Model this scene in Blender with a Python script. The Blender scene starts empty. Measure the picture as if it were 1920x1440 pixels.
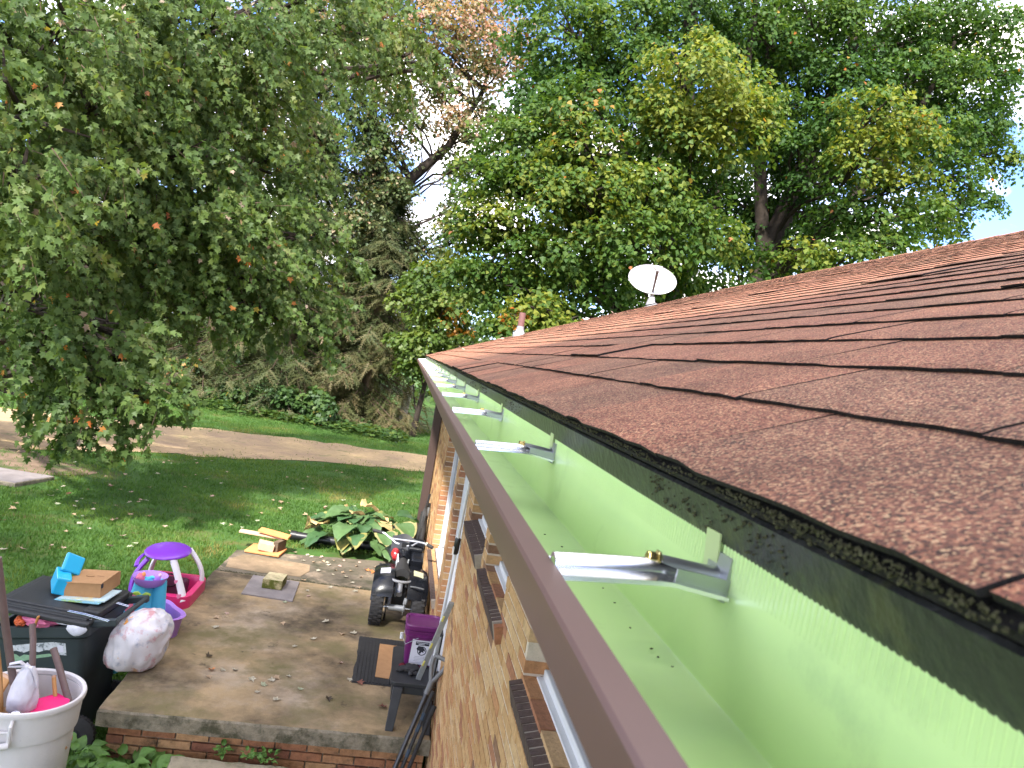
import bpy, bmesh, math, random
import numpy as np
from mathutils import Vector, Matrix, Euler, noise

S = bpy.context.scene
COL = S.collection
rnd = random.Random(7)
R = np.random.default_rng(11)
CZ = 2.6                                   # eye height above the porch slab (slab top is z = 0)

# ---------------------------------------------------------------- camera
cam = bpy.data.cameras.new('camera')
cam.sensor_width = 36.0
cam.lens = 27.0
cam.clip_start = 0.02
cam.clip_end = 600
cam.dof.use_dof = True
cam.dof.focus_distance = 2.6
cam.dof.aperture_fstop = 20.0
cam_o = bpy.data.objects.new('camera', cam)
COL.objects.link(cam_o)
rt = Vector((0.978, -0.129, 0.163)); fw = Vector((0.134, 0.991, -0.023)).normalized()
rt = (rt - fw * rt.dot(fw)).normalized(); up = rt.cross(fw)
cam_o.matrix_world = Matrix(((rt.x, up.x, -fw.x, 0), (rt.y, up.y, -fw.y, 0), (rt.z, up.z, -fw.z, CZ), (0, 0, 0, 1)))
S.camera = cam_o

# ---------------------------------------------------------------- sky, sun, exposure
SUN_AZ, SUN_EL = math.radians(-155), math.radians(48)      # azimuth from +Y towards +X
W = bpy.data.worlds.new('World'); S.world = W; W.use_nodes = True
nt = W.node_tree; nt.nodes.clear()
def N_(t, kind, **kw):
    n = t.nodes.new(kind)
    for k, v in kw.items(): setattr(n, k, v)
    return n
wo = N_(nt, 'ShaderNodeOutputWorld'); bg = N_(nt, 'ShaderNodeBackground')
sky = N_(nt, 'ShaderNodeTexSky', sky_type='NISHITA', sun_disc=False, sun_elevation=SUN_EL, sun_rotation=SUN_AZ, air_density=1.0, dust_density=1.0, ozone_density=2.0)
tc = N_(nt, 'ShaderNodeTexCoord'); mp = N_(nt, 'ShaderNodeMapping'); mp.inputs['Scale'].default_value = (1.6, 1.6, 3.2)
nz = N_(nt, 'ShaderNodeTexNoise'); nz.inputs['Scale'].default_value = 2.6; nz.inputs['Detail'].default_value = 7; nz.inputs['Roughness'].default_value = .55
cr = N_(nt, 'ShaderNodeValToRGB'); cr.color_ramp.elements[0].position = .44; cr.color_ramp.elements[1].position = .59
mx = N_(nt, 'ShaderNodeMix', data_type='RGBA'); mx.inputs[7].default_value = (10.6, 9.9, 9.0, 1)
nt.links.new(tc.outputs['Generated'], mp.inputs[0]); nt.links.new(mp.outputs[0], nz.inputs['Vector'])
nt.links.new(nz.outputs['Fac'], cr.inputs[0]); nt.links.new(cr.outputs[0], mx.inputs[0])
tn = N_(nt, 'ShaderNodeMix', data_type='RGBA', blend_type='MULTIPLY'); tn.inputs[0].default_value = 1; tn.inputs[7].default_value = (.60, .70, 1.0, 1)
nt.links.new(sky.outputs[0], tn.inputs[6]); nt.links.new(tn.outputs[2], mx.inputs[6]); nt.links.new(mx.outputs[2], bg.inputs[0])
bg.inputs[1].default_value = 0.15
nt.links.new(bg.outputs[0], wo.inputs[0])
sl = bpy.data.lights.new('sun', 'SUN'); sl.energy = 3.3; sl.angle = math.radians(3.5); sl.color = (1, .95, .86)
so = bpy.data.objects.new('sun', sl); COL.objects.link(so)
sd = Vector((math.sin(SUN_AZ) * math.cos(SUN_EL), math.cos(SUN_AZ) * math.cos(SUN_EL), math.sin(SUN_EL)))
so.rotation_euler = sd.to_track_quat('Z', 'Y').to_euler(); so.location = sd * 60
S.view_settings.view_transform = 'Standard'; S.view_settings.look = 'None'; S.view_settings.gamma = 1
S.view_settings.exposure = 1.92; S.view_settings.use_curve_mapping = False
S.render.engine = 'CYCLES'
S.cycles.max_bounces = 7; S.cycles.diffuse_bounces = 3; S.cycles.transmission_bounces = 5; S.cycles.glossy_bounces = 3
S.cycles.use_denoising = True
S.cycles.caustics_reflective = False; S.cycles.caustics_refractive = False

# ---------------------------------------------------------------- materials
def mat(name, col, rough=.6, spec=.4, metal=0., var=0., vscale=8., bump=0., bscale=60., tint=None, trans=0., patch=None, coat=0.):
    """Principled material; var = soft noise variation of the base colour, patch = (colour, scale, threshold, softness)"""
    m = bpy.data.materials.new(name); m.use_nodes = True; t = m.node_tree
    b = t.nodes['Principled BSDF']; out = t.nodes['Material Output']
    b.inputs['Roughness'].default_value = rough; b.inputs['Specular IOR Level'].default_value = spec; b.inputs['Metallic'].default_value = metal
    b.inputs['Coat Weight'].default_value = coat
    geo = N_(t, 'ShaderNodeNewGeometry')
    src = None
    if tint:                                                    # per-leaf tint read through a colour ramp
        at = N_(t, 'ShaderNodeAttribute', attribute_name='tint'); rp = N_(t, 'ShaderNodeValToRGB')
        els = rp.color_ramp.elements
        while len(els) < len(tint): els.new(.5)
        for e, (p, c) in zip(els, tint): e.position = p; e.color = (*c, 1)
        t.links.new(at.outputs['Fac'], rp.inputs[0]); src = rp.outputs[0]
    else:
        rgb = N_(t, 'ShaderNodeRGB'); rgb.outputs[0].default_value = (*col, 1); src = rgb.outputs[0]
    if var:
        n = N_(t, 'ShaderNodeTexNoise'); n.inputs['Scale'].default_value = vscale; n.inputs['Detail'].default_value = 6; n.inputs['Roughness'].default_value = .65
        t.links.new(geo.outputs['Position'], n.inputs['Vector'])
        mr = N_(t, 'ShaderNodeMapRange'); mr.inputs[1].default_value = .25; mr.inputs[2].default_value = .75; mr.inputs[3].default_value = 1 - var; mr.inputs[4].default_value = 1 + var
        t.links.new(n.outputs['Fac'], mr.inputs[0])
        mm = N_(t, 'ShaderNodeMix', data_type='RGBA', blend_type='MULTIPLY'); mm.inputs[0].default_value = 1
        t.links.new(src, mm.inputs[6]); t.links.new(mr.outputs[0], mm.inputs[7]); src = mm.outputs[2]
    for pt in (patch or ()):
        c, sc, th, sf = pt
        n = N_(t, 'ShaderNodeTexNoise'); n.inputs['Scale'].default_value = sc; n.inputs['Detail'].default_value = 8; n.inputs['Roughness'].default_value = .68
        off = N_(t, 'ShaderNodeVectorMath', operation='ADD'); off.inputs[1].default_value = (sc * 3.1, sc * 1.7, sc)
        t.links.new(geo.outputs['Position'], off.inputs[0]); t.links.new(off.outputs[0], n.inputs['Vector'])
        mr = N_(t, 'ShaderNodeMapRange'); mr.inputs[1].default_value = th - sf; mr.inputs[2].default_value = th + sf
        t.links.new(n.outputs['Fac'], mr.inputs[0])
        mm = N_(t, 'ShaderNodeMix', data_type='RGBA'); mm.inputs[7].default_value = (*c, 1)
        t.links.new(mr.outputs[0], mm.inputs[0]); t.links.new(src, mm.inputs[6]); src = mm.outputs[2]
    t.links.new(src, b.inputs['Base Color'])
    if bump:
        n = N_(t, 'ShaderNodeTexNoise'); n.inputs['Scale'].default_value = bscale; n.inputs['Detail'].default_value = 5
        t.links.new(geo.outputs['Position'], n.inputs['Vector'])
        bp = N_(t, 'ShaderNodeBump'); bp.inputs['Strength'].default_value = bump; bp.inputs['Distance'].default_value = .01
        t.links.new(n.outputs['Fac'], bp.inputs['Height']); t.links.new(bp.outputs[0], b.inputs['Normal'])
    if trans:
        tr = N_(t, 'ShaderNodeBsdfTranslucent'); g = N_(t, 'ShaderNodeMix', data_type='RGBA', blend_type='MULTIPLY')
        g.inputs[0].default_value = 1; g.inputs[7].default_value = (1.7, 1.55, .8, 1) if tint else (1, 1, 1, 1)
        t.links.new(src, g.inputs[6]); t.links.new(g.outputs[2], tr.inputs[0])
        ms = N_(t, 'ShaderNodeMixShader'); ms.inputs[0].default_value = trans
        t.links.new(b.outputs[0], ms.inputs[1]); t.links.new(tr.outputs[0], ms.inputs[2]); t.links.new(ms.outputs[0], out.inputs[0])
    return m

def shingle_mat(name, cols, seed):
    m = bpy.data.materials.new(name); m.use_nodes = True; t = m.node_tree; b = t.nodes['Principled BSDF']
    b.inputs['Roughness'].default_value = .85; b.inputs['Specular IOR Level'].default_value = .25
    geo = N_(t, 'ShaderNodeNewGeometry')
    v = N_(t, 'ShaderNodeTexVoronoi'); v.inputs['Scale'].default_value = 620
    t.links.new(geo.outputs['Position'], v.inputs['Vector'])
    sp = N_(t, 'ShaderNodeSeparateColor'); t.links.new(v.outputs['Color'], sp.inputs[0])
    rp = N_(t, 'ShaderNodeValToRGB'); rp.color_ramp.interpolation = 'LINEAR'
    e = rp.color_ramp.elements
    while len(e) < len(cols): e.new(.5)
    for k, (p, c) in enumerate(cols): e[k].position = p; e[k].color = (*c, 1)
    t.links.new(sp.outputs[0], rp.inputs[0])
    n = N_(t, 'ShaderNodeTexNoise'); n.inputs['Scale'].default_value = 5 + seed; n.inputs['Detail'].default_value = 7; n.inputs['Roughness'].default_value = .7
    t.links.new(geo.outputs['Position'], n.inputs['Vector'])
    mr = N_(t, 'ShaderNodeMapRange'); mr.inputs[1].default_value = .3; mr.inputs[2].default_value = .7; mr.inputs[3].default_value = .62; mr.inputs[4].default_value = 1.3
    t.links.new(n.outputs['Fac'], mr.inputs[0])
    mm = N_(t, 'ShaderNodeMix', data_type='RGBA', blend_type='MULTIPLY'); mm.inputs[0].default_value = 1
    t.links.new(rp.outputs[0], mm.inputs[6]); t.links.new(mr.outputs[0], mm.inputs[7]); t.links.new(mm.outputs[2], b.inputs['Base Color'])
    bp = N_(t, 'ShaderNodeBump'); bp.inputs['Strength'].default_value = .55; bp.inputs['Distance'].default_value = .0012
    t.links.new(v.outputs['Distance'], bp.inputs['Height']); bp.invert = True; t.links.new(bp.outputs[0], b.inputs['Normal'])
    return m

M = {}
M['shingle1'] = shingle_mat('shingle_red', [(0, (0.034, 0.021, 0.015)), (.25, (0.129, 0.048, 0.033)), (.55, (0.255, 0.090, 0.058)), (.8, (0.379, 0.158, 0.091)), (1, (0.582, 0.362, 0.200))], 0)
M['shingle2'] = shingle_mat('shingle_brown', [(0, (0.031, 0.018, 0.015)), (.25, (0.107, 0.047, 0.033)), (.55, (0.217, 0.087, 0.057)), (.8, (0.328, 0.150, 0.088)), (1, (0.524, 0.348, 0.200))], 1.5)
M['shingle3'] = shingle_mat('shingle_rust', [(0, (0.032, 0.018, 0.014)), (.25, (0.131, 0.047, 0.033)), (.55, (0.263, 0.090, 0.058)), (.8, (0.379, 0.158, 0.094)), (1, (0.603, 0.376, 0.215))], 3)
M['tar'] = mat('tar_edge', (.018, .016, .016), .85, .2, bump=.5, bscale=200)
M['drip'] = mat('black_drip_edge', (.017, .017, .018), .4, .5, var=.5, vscale=14, patch=[((.045, .046, .024), 22, .60, .05), ((.15, .13, .105), 16, .67, .02)], bump=.25, bscale=90)
M['moss'] = mat('moss', (.075, .070, .042), .95, .1, var=.7, vscale=120)
M['gut_brown'] = mat('brown_gutter_paint', (.140, .075, .066), .36, .5, var=.08, vscale=6)
M['gut_green'] = mat('green_gutter_coating', (.58, .78, .35), .25, .5, var=.05, vscale=5, patch=[((.47, .64, .30), 9, .66, .08), ((.40, .52, .27), 31, .72, .03), ((.25, .30, .17), 120, .76, .02)])
M['alu'] = mat('aluminium', (.78, .79, .82), .22, .5, 1., var=.08, vscale=30)
M['alu_dull'] = mat('dull_aluminium', (.30, .31, .32), .45, .5, .35, var=.15, vscale=40)
M['brass'] = mat('brass_screw', (.75, .60, .26), .25, .5, 1.)
M['zinc'] = mat('zinc', (.42, .44, .46), .35, .5, .9)
for i, c in enumerate([(.45, .275, .130), (.40, .23, .102), (.48, .315, .165), (.39, .195, .09), (.31, .14, .075), (.22, .12, .07)]):
    M['brick%d' % i] = mat('brick_tone', c, .85, .25, var=.28, vscale=45, bump=.5, bscale=140, patch=[(tuple(x * .55 for x in c), 70, .66, .05)])
M['sillbrick'] = mat('dark_sill_brick', (.085, .058, .05), .8, .3, var=.35, vscale=60, bump=.5, bscale=150, patch=[((.25, .22, .20), 55, .70, .03)])
M['mortar'] = mat('mortar', (.55, .46, .36), .92, .2, var=.2, vscale=30, bump=.4, bscale=200)
M['mortar_dark'] = mat('stained_mortar', (.20, .155, .11), .92, .2, var=.4, vscale=14, bump=.4, bscale=200, patch=[((.05, .045, .025), 5, .56, .08)])
for i, c in enumerate([(.33, .17, .085), (.28, .125, .065), (.38, .22, .11), (.20, .085, .05)]):
    M['pbrick%d' % i] = mat('porch_brick_tone', c, .88, .2, var=.35, vscale=25, bump=.5, bscale=140, patch=[((.045, .038, .022), 5, .58, .07)])
M['white'] = mat('white_trim_paint', (.60, .61, .63), .45, .4, var=.06, vscale=10)
M['glass'] = mat('window_glass', (.03, .035, .04), .06, .6)
M['soffit'] = mat('soffit', (.55, .53, .50), .6, .3)
M['brown_trim'] = mat('dark_brown_trim', (.055, .035, .03), .5, .4)
M['concrete'] = mat('weathered_concrete', (.31, .222, .125), .9, .25, var=.3, vscale=3.0, bump=.35, bscale=90,
    patch=[((.36, .285, .205), 1.5, .57, .09), ((.070, .053, .034), 1.05, .525, .10), ((.15, .125, .058), 2.1, .57, .09), ((.045, .035, .024), 4.2, .66, .05), ((.42, .35, .27), 24, .71, .03)])
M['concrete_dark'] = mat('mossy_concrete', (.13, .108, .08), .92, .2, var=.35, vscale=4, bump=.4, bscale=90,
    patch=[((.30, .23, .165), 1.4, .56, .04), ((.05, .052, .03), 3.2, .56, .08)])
M['concrete_edge'] = mat('concrete_edge', (.22, .19, .14), .95, .2, var=.4, vscale=18, bump=.8, bscale=110, patch=[((.07, .066, .04), 7, .56, .07)])
M['step'] = mat('step_concrete', (.27, .235, .165), .95, .2, var=.3, vscale=10, bump=.6, bscale=110, patch=[((.12, .12, .06), 6, .60, .06)])
M['slate'] = mat('grey_stone', (.21, .185, .18), .85, .25, var=.25, vscale=6, bump=.3, bscale=60)
M['bark'] = mat('bark', (.042, .033, .027), .95, .15, var=.4, vscale=9, bump=1., bscale=26)
M['bark_pale'] = mat('spruce_bark', (.13, .095, .065), .95, .15, var=.4, vscale=6, bump=1., bscale=22)  # paler brown bark for spruce trunks and one wood scrap
M['twig'] = mat('twig', (.09, .06, .045), .9, .15)

# ---------------------------------------------------------------- scene helpers
def tag(o, label=None, cat=None, group=None, kind=None):
    if label: o['label'] = label
    if cat: o['category'] = cat
    if group: o['group'] = group
    if kind: o['kind'] = kind
    return o
def thing(name, loc, label, cat, group=None, rot=(0, 0, 0)):
    o = bpy.data.objects.new(name, None); o.empty_display_size = .1
    COL.objects.link(o); o.location = loc; o.rotation_euler = rot
    return tag(o, label, cat, group)
def link(name, me, parent=None, loc=None, rot=None, scale=None):
    o = bpy.data.objects.new(name, me); COL.objects.link(o)
    if parent: o.parent = parent
    if loc is not None: o.location = loc
    if rot is not None: o.rotation_euler = rot
    if scale is not None: o.scale = scale
    return o
def wloc(o):
    v = Vector((0, 0, 0))
    while o: v += o.location; o = o.parent
    return v

class MB:
    """collects boxes, tubes, lathes and sheets into one mesh (world coordinates unless local)"""
    def __init__(s): s.v = []; s.f = []; s.m = []; s.cur = 0
    def add(s, vs, fs, mi=None):
        b = len(s.v); s.v += [tuple(x) for x in vs]; s.f += [tuple(i + b for i in f) for f in fs]; s.m += [s.cur if mi is None else mi] * len(fs); return s
    def box(s, c, d, rot=None, taper=1., mi=None):
        x, y, z = d[0] / 2, d[1] / 2, d[2] / 2; k = taper
        vs = [Vector(p) for p in ((-x*k,-y*k,-z),(x*k,-y*k,-z),(x*k,y*k,-z),(-x*k,y*k,-z),(-x,-y,z),(x,-y,z),(x,y,z),(-x,y,z))]
        mt = rot if isinstance(rot, Matrix) else (Euler(rot).to_matrix() if rot else None)
        vs = [((mt @ p) if mt else p) + Vector(c) for p in vs]
        return s.add(vs, [(0,3,2,1),(4,5,6,7),(0,1,5,4),(1,2,6,5),(2,3,7,6),(3,0,4,7)], mi)
    def tube(s, pts, r, n=10, cap=True, mi=None, sq=1.):
        pts = [Vector(p) for p in pts]; rs = r if isinstance(r, (list, tuple)) else [r] * len(pts)
        vs, fs = [], []; pu = None
        for i, p in enumerate(pts):
            d = (pts[min(i + 1, len(pts) - 1)] - pts[max(i - 1, 0)]).normalized()
            u = (Vector((0, 0, 1)) if abs(d.z) < .95 else Vector((1, 0, 0))) if pu is None else pu
            u = (u - d * u.dot(d)).normalized(); pu = u; w = d.cross(u)
            for k in range(n):
                a = 2 * math.pi * k / n; vs.append(p + (u * math.cos(a) * sq + w * math.sin(a)) * rs[i])
        for i in range(len(pts) - 1):
            for k in range(n):
                a, b = i * n + k, i * n + (k + 1) % n; fs.append((a, b, b + n, a + n))
        if cap: fs += [tuple(range(n))[::-1], tuple(range((len(pts) - 1) * n, len(pts) * n))]
        return s.add(vs, fs, mi)
    def lathe(s, prof, c=(0, 0, 0), axis='Z', n=32, mi=None, closed=False, squash=None):
        vs, fs = [], []
        for r, h in prof:
            for k in range(n):
                a = 2 * math.pi * k / n; q = squash(a) if squash else 1.
                x, y, z = r * q * math.cos(a), r * q * math.sin(a), h
                p = (x, y, z) if axis == 'Z' else ((z, x, y) if axis == 'X' else (x, z, -y))
                vs.append((p[0] + c[0], p[1] + c[1], p[2] + c[2]))
        m = len(prof)
        for i in range(m if closed else m - 1):
            for k in range(n):
                a, b, j = i * n + k, i * n + (k + 1) % n, ((i + 1) % m) * n; fs.append((a, b, j + (k + 1) % n, j + k))
        return s.add(vs, fs, mi)
    def prism(s, poly, h, fn, mi=None):
        """closed polygon (2-D) extruded by h; fn(u, v, w) -> point"""
        n = len(poly); vs = [fn(u, v, 0) for u, v in poly] + [fn(u, v, h) for u, v in poly]
        return s.add(vs, [tuple(range(n))[::-1], tuple(range(n, 2 * n))] + [(i, (i + 1) % n, n + (i + 1) % n, n + i) for i in range(n)], mi)
    def blob(s, c, d, seed=0, amp=.18, freq=2.2, sub=3, mi=None, fn=None):
        bm = bmesh.new(); bmesh.ops.create_icosphere(bm, subdivisions=sub, radius=1)
        vs = []
        for v in bm.verts:
            p = v.co.copy(); k = 1 + amp * noise.noise(p * freq + Vector((seed * 7.3, seed * 1.9, seed))) + amp * .5 * noise.noise(p * freq * 2.7 + Vector((seed, 3, seed * 2)))
            p = Vector((p.x * d[0], p.y * d[1], p.z * d[2])) * k
            if fn: p = fn(p)
            vs.append(p + Vector(c))
        fs = [tuple(v.index for v in f.verts) for f in bm.faces]; bm.free()
        return s.add(vs, fs, mi)
    def mesh(s, name, mats, smooth=False, off=Vector((0, 0, 0))):
        me = bpy.data.meshes.new(name); me.from_pydata([(x - off.x, y - off.y, z - off.z) for x, y, z in s.v], [], s.f)
        for k in (mats if isinstance(mats, (list, tuple)) else [mats]): me.materials.append(M[k] if isinstance(k, str) else k)
        if len(me.materials) > 1: me.polygons.foreach_set('material_index', s.m)
        bm = bmesh.new(); bm.from_mesh(me); bmesh.ops.recalc_face_normals(bm, faces=bm.faces); bm.to_mesh(me); bm.free()
        if smooth: me.polygons.foreach_set('use_smooth', [True] * len(me.polygons)); me.set_sharp_from_angle(angle=math.radians(40 if smooth is True else smooth))
        me.update(); return me
    def build(s, name, mats, parent=None, smooth=False, bevel=0., local=False, seg=2):
        off = Vector((0, 0, 0)) if (local or not parent) else wloc(parent)
        o = link(name, s.mesh(name, mats, smooth, off), parent)
        if bevel:
            b = o.modifiers.new('Bevel', 'BEVEL'); b.width = bevel; b.segments = seg; b.limit_method = 'ANGLE'; b.angle_limit = math.radians(40)
            b.harden_normals = False
        return o

def leaf_mesh(name, P, N, U, Sz, tint, tv, tf, mats):
    """many leaves: centre/stem P, normal N, tip direction U, size Sz, template vertices tv (across, along, up), faces tf"""
    P, N, U = map(lambda a: np.asarray(a, float), (P, N, U)); Sz = np.asarray(Sz, float); n = len(P)
    U = U / np.linalg.norm(U, axis=1, keepdims=True); N = N - U * (N * U).sum(1, keepdims=True); N = N / (np.linalg.norm(N, axis=1, keepdims=True) + 1e-9)
    V = np.cross(N, U); tv = np.asarray(tv, float); k = len(tv)
    co = P[:, None, :] + Sz[:, None, None] * (V[:, None, :] * tv[None, :, 0, None] + U[:, None, :] * tv[None, :, 1, None] + N[:, None, :] * tv[None, :, 2, None])
    me = bpy.data.meshes.new(name); me.vertices.add(n * k); me.vertices.foreach_set('co', co.reshape(-1))
    flat = np.concatenate([np.array(f) for f in tf]); lens = np.array([len(f) for f in tf])
    li = (flat[None, :] + (np.arange(n) * k)[:, None]).reshape(-1); ls = np.tile(lens, n)
    me.loops.add(len(li)); me.loops.foreach_set('vertex_index', li.astype(np.int32))
    me.polygons.add(len(ls)); st = np.concatenate([[0], np.cumsum(ls)[:-1]])
    me.polygons.foreach_set('loop_start', st.astype(np.int32))
    at = me.attributes.new('tint', 'FLOAT', 'FACE'); at.data.foreach_set('value', np.repeat(np.asarray(tint, float), len(tf)).astype(np.float32))
    for m in (mats if isinstance(mats, list) else [mats]): me.materials.append(m)
    me.update(calc_edges=True); me.validate(); return me

MAPLE_V = [(0, .40, -.03), (0, 0, 0), (.20, .02, .03), (.46, .10, .05), (.27, .27, .03), (.54, .58, .06), (.20, .56, .02), (0, 1, -.06), (-.20, .56, .02), (-.54, .58, .06), (-.27, .27, .03), (-.46, .10, .05), (-.20, .02, .03)]
MAPLE_F = [(0, i, i + 1) for i in range(1, 12)] + [(0, 12, 1)]
STAR_V = [(0, 0, 0), (.46, .16, .05), (.22, .42, .02), (.40, .66, .06), (0, 1, -.08), (-.40, .66, .06), (-.22, .42, .02), (-.46, .16, .05), (0, .4, -.02)]
STAR_F = [(0, 1, 2, 8), (8, 2, 3, 4), (8, 4, 5, 6), (0, 8, 6, 7)]
FOLD_V = [(0, 0, 0), (.50, .24, .08), (.27, .66, .05), (0, 1, -.08), (-.27, .66, .05), (-.50, .24, .08)]
FOLD_F = [(0, 1, 2, 3), (0, 3, 4, 5)]
KITE_V = [(0, 0, 0), (.38, .42, .06), (0, 1, -.06), (-.38, .42, .06)]
KITE_F = [(0, 1, 2), (0, 2, 3)]
def unit(a): return a / (np.linalg.norm(a, axis=-1, keepdims=True) + 1e-9)

def px(p):
    """pixel (1920 x 1440 frame), depth"""
    q = Vector(p) - Vector((0, 0, CZ)); z = q.dot(fw)
    return (960 + 1440 * q.dot(rt) / z, 720 - 1440 * q.dot(up) / z, z) if z > .05 else (-9e9, -9e9, z)
def seen(p, m=60):
    a, b, z = px(p); return z > .05 and -m < a < 1920 + m and -m < b < 1440 + m
def span(a, b):
    p, q = px(a), px(b); return math.hypot(p[0] - q[0], p[1] - q[1])

# ---------------------------------------------------------------- ground and driveway
def gz(x, y):
    t = min(1, max(0, (y - 5.3) / 3.6)); t = t * t * (3 - 2 * t)
    return -.55 + .52 * t
YN = ([-60, -14, -8, -6.2, -4.3, -1.9, .8, 5, 60], [8, 9.6, 11.6, 13.0, 14.7, 16.0, 17.3, 19.2, 40])
YF = ([-60, -14, -8.4, -5.3, -2.6, .9, 5, 60], [17, 16.8, 17.4, 18.3, 19.3, 19.8, 21.6, 43])
def drive(x, y):
    """signed distance-like measure: > 0 inside the driveway"""
    w = .30 * noise.noise(Vector((x * .9, y * .9, 3))) + .12 * noise.noise(Vector((x * 3, y * 3, 8)))
    return min(y - np.interp(x, *YN), np.interp(x, *YF) - y) + w

xs = np.concatenate([[-400, -200, -100, -60, -40, -28, -20], np.arange(-15, 8.1, .5), [10, 14, 20, 30, 50, 100, 200, 400]])
ys = np.concatenate([[-300, -100, -40, -20, -8, -2, 1, 3], np.arange(4, 30, .4), [32, 36, 42, 55, 80, 120, 200, 400]])
vs = [(x, y, gz(x, y) + (.03 * noise.noise(Vector((x * .5, y * .5, 0))) if y > 9.8 else 0)) for y in ys for x in xs]
nx = len(xs)
fs = [(j * nx + i, j * nx + i + 1, (j + 1) * nx + i + 1, (j + 1) * nx + i) for j in range(len(ys) - 1) for i in range(nx - 1)]
M['lawn'] = mat('lawn', (.05, .105, .024), .95, .15, var=.35, vscale=1.6, bump=.6, bscale=60, patch=[((.11, .10, .035), 1.1, .60, .07), ((.13, .105, .06), 2.8, .68, .04)])
g = MB().add(vs, fs).build('ground', ['lawn'], smooth=True); tag(g, kind='structure')
def gzz(x, y): return gz(x, y) + (.03 * noise.noise(Vector((x * .5, y * .5, 0))) if y > 9.8 else 0)

M['gravel'] = mat('gravel_drive', (.36, .26, .14), .95, .2, var=.35, vscale=9, bump=.8, bscale=45,
                  patch=[((.26, .18, .12), .9, .55, .12), ((.11, .14, .05), 1.6, .64, .05), ((.36, .26, .16), 34, .6, .1)])
dm = MB(); sx = np.arange(-40, 30.01, .25); nj = 14; vv = []
for x in sx:
    a, b = np.interp(x, *YN), np.interp(x, *YF)
    a -= .45 * noise.noise(Vector((x * .8, 1, 0))) + .25 * noise.noise(Vector((x * 2.6, 5, 0)))
    b += .45 * noise.noise(Vector((x * .8, 9, 0))) + .25 * noise.noise(Vector((x * 2.6, 7, 0)))
    for j in range(nj):
        y = a + (b - a) * j / (nj - 1); vv.append((x, y, gzz(x, y) + .012))
dm.add(vv, [(i * nj + j, (i + 1) * nj + j, (i + 1) * nj + j + 1, i * nj + j + 1) for i in range(len(sx) - 1) for j in range(nj - 1)])
tag(dm.build('driveway', ['gravel'], smooth=True), kind='structure')
# bare earth by the driveway's near side, left of the picture
em = MB(); vv = []; n_a = 40
for k in range(n_a):
    a = 2 * math.pi * k / n_a; r = 1 + .25 * noise.noise(Vector((math.cos(a) * 1.5, math.sin(a) * 1.5, 4)))
    x, y = -6.6 + 1.9 * r * math.cos(a), 12.3 + .95 * r * math.sin(a); vv.append((x, y, gzz(x, y) + .008))
vv.append((-6.6, 12.3, gzz(-6.6, 12.3) + .008))
M['earth'] = mat('bare_earth', (.17, .12, .085), .97, .1, var=.4, vscale=5, bump=.7, bscale=50, patch=[((.06, .085, .028), 2.2, .56, .06)])
tag(em.add(vv, [(k, (k + 1) % n_a, n_a) for k in range(n_a)]).build('bare_ground', ['earth']), kind='structure')

# grass blades
gp, gt = [], []
n = 330000
u = R.random(n); yy = 5 + 21 * u ** 1.35; xx = -11 * R.random(n) * np.clip(yy / 14 + .35, .5, 1.2) + 3.0
rr_ = R.random(n)
keep_x, keep_y, keep_z, keep_t = [], [], [], []
for x, y, r_ in zip(xx, yy, rr_):
    if -1.63 < x < .7 and 4.9 < y < 9.55 or (x > .5 and y < 10.7): continue
    if not seen((x, y, 0), 30): continue
    d = drive(x, y)
    if d > .0 and r_ > .10 * math.exp(-d * 2.5): continue
    if ((x + 6.6) / 1.9) ** 2 + ((y - 12.3) / .95) ** 2 < 1 and r_ > .2: continue
    if -5.6 < x < -4.66 and 10.8 < y < 11.75: continue
    bare = noise.noise(Vector((x * 1.1, y * 1.1, 20)))
    if bare > .28 and r_ > .35: continue
    keep_x.append(x); keep_y.append(y); keep_z.append(gzz(x, y)); keep_t.append(.5 + .55 * noise.noise(Vector((x * .7, y * .7, 2))) + .3 * noise.noise(Vector((x * 4, y * 4, 6))))
k = len(keep_x); P = np.array([keep_x, keep_y, keep_z]).T
ang = R.random(k) * 6.283; lean = .25 + .55 * R.random(k)
U = np.stack([np.cos(ang) * lean, np.sin(ang) * lean, np.ones(k)], 1)
a2 = R.random(k) * 6.283; Nn = np.stack([np.cos(a2), np.sin(a2), .35 * np.ones(k)], 1)
M['grass'] = mat('grass_blade', (0, 0, 0), .6, .25, trans=.35, tint=[(0, (.036, .088, .018)), (.45, (.065, .142, .025)), (.8, (.115, .185, .036)), (1, (.23, .205, .07))])
gm = leaf_mesh('grass', P, Nn, U, .028 + .038 * R.random(k), np.clip(np.array(keep_t) + .25 * (R.random(k) - .5), 0, 1), [(-.13, 0, 0), (.13, 0, 0), (0, 1, .12)], [(0, 1, 2)], M['grass'])
tag(link('grass', gm), 'short green lawn grass mown round the porch', 'grass', kind='stuff')

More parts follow.
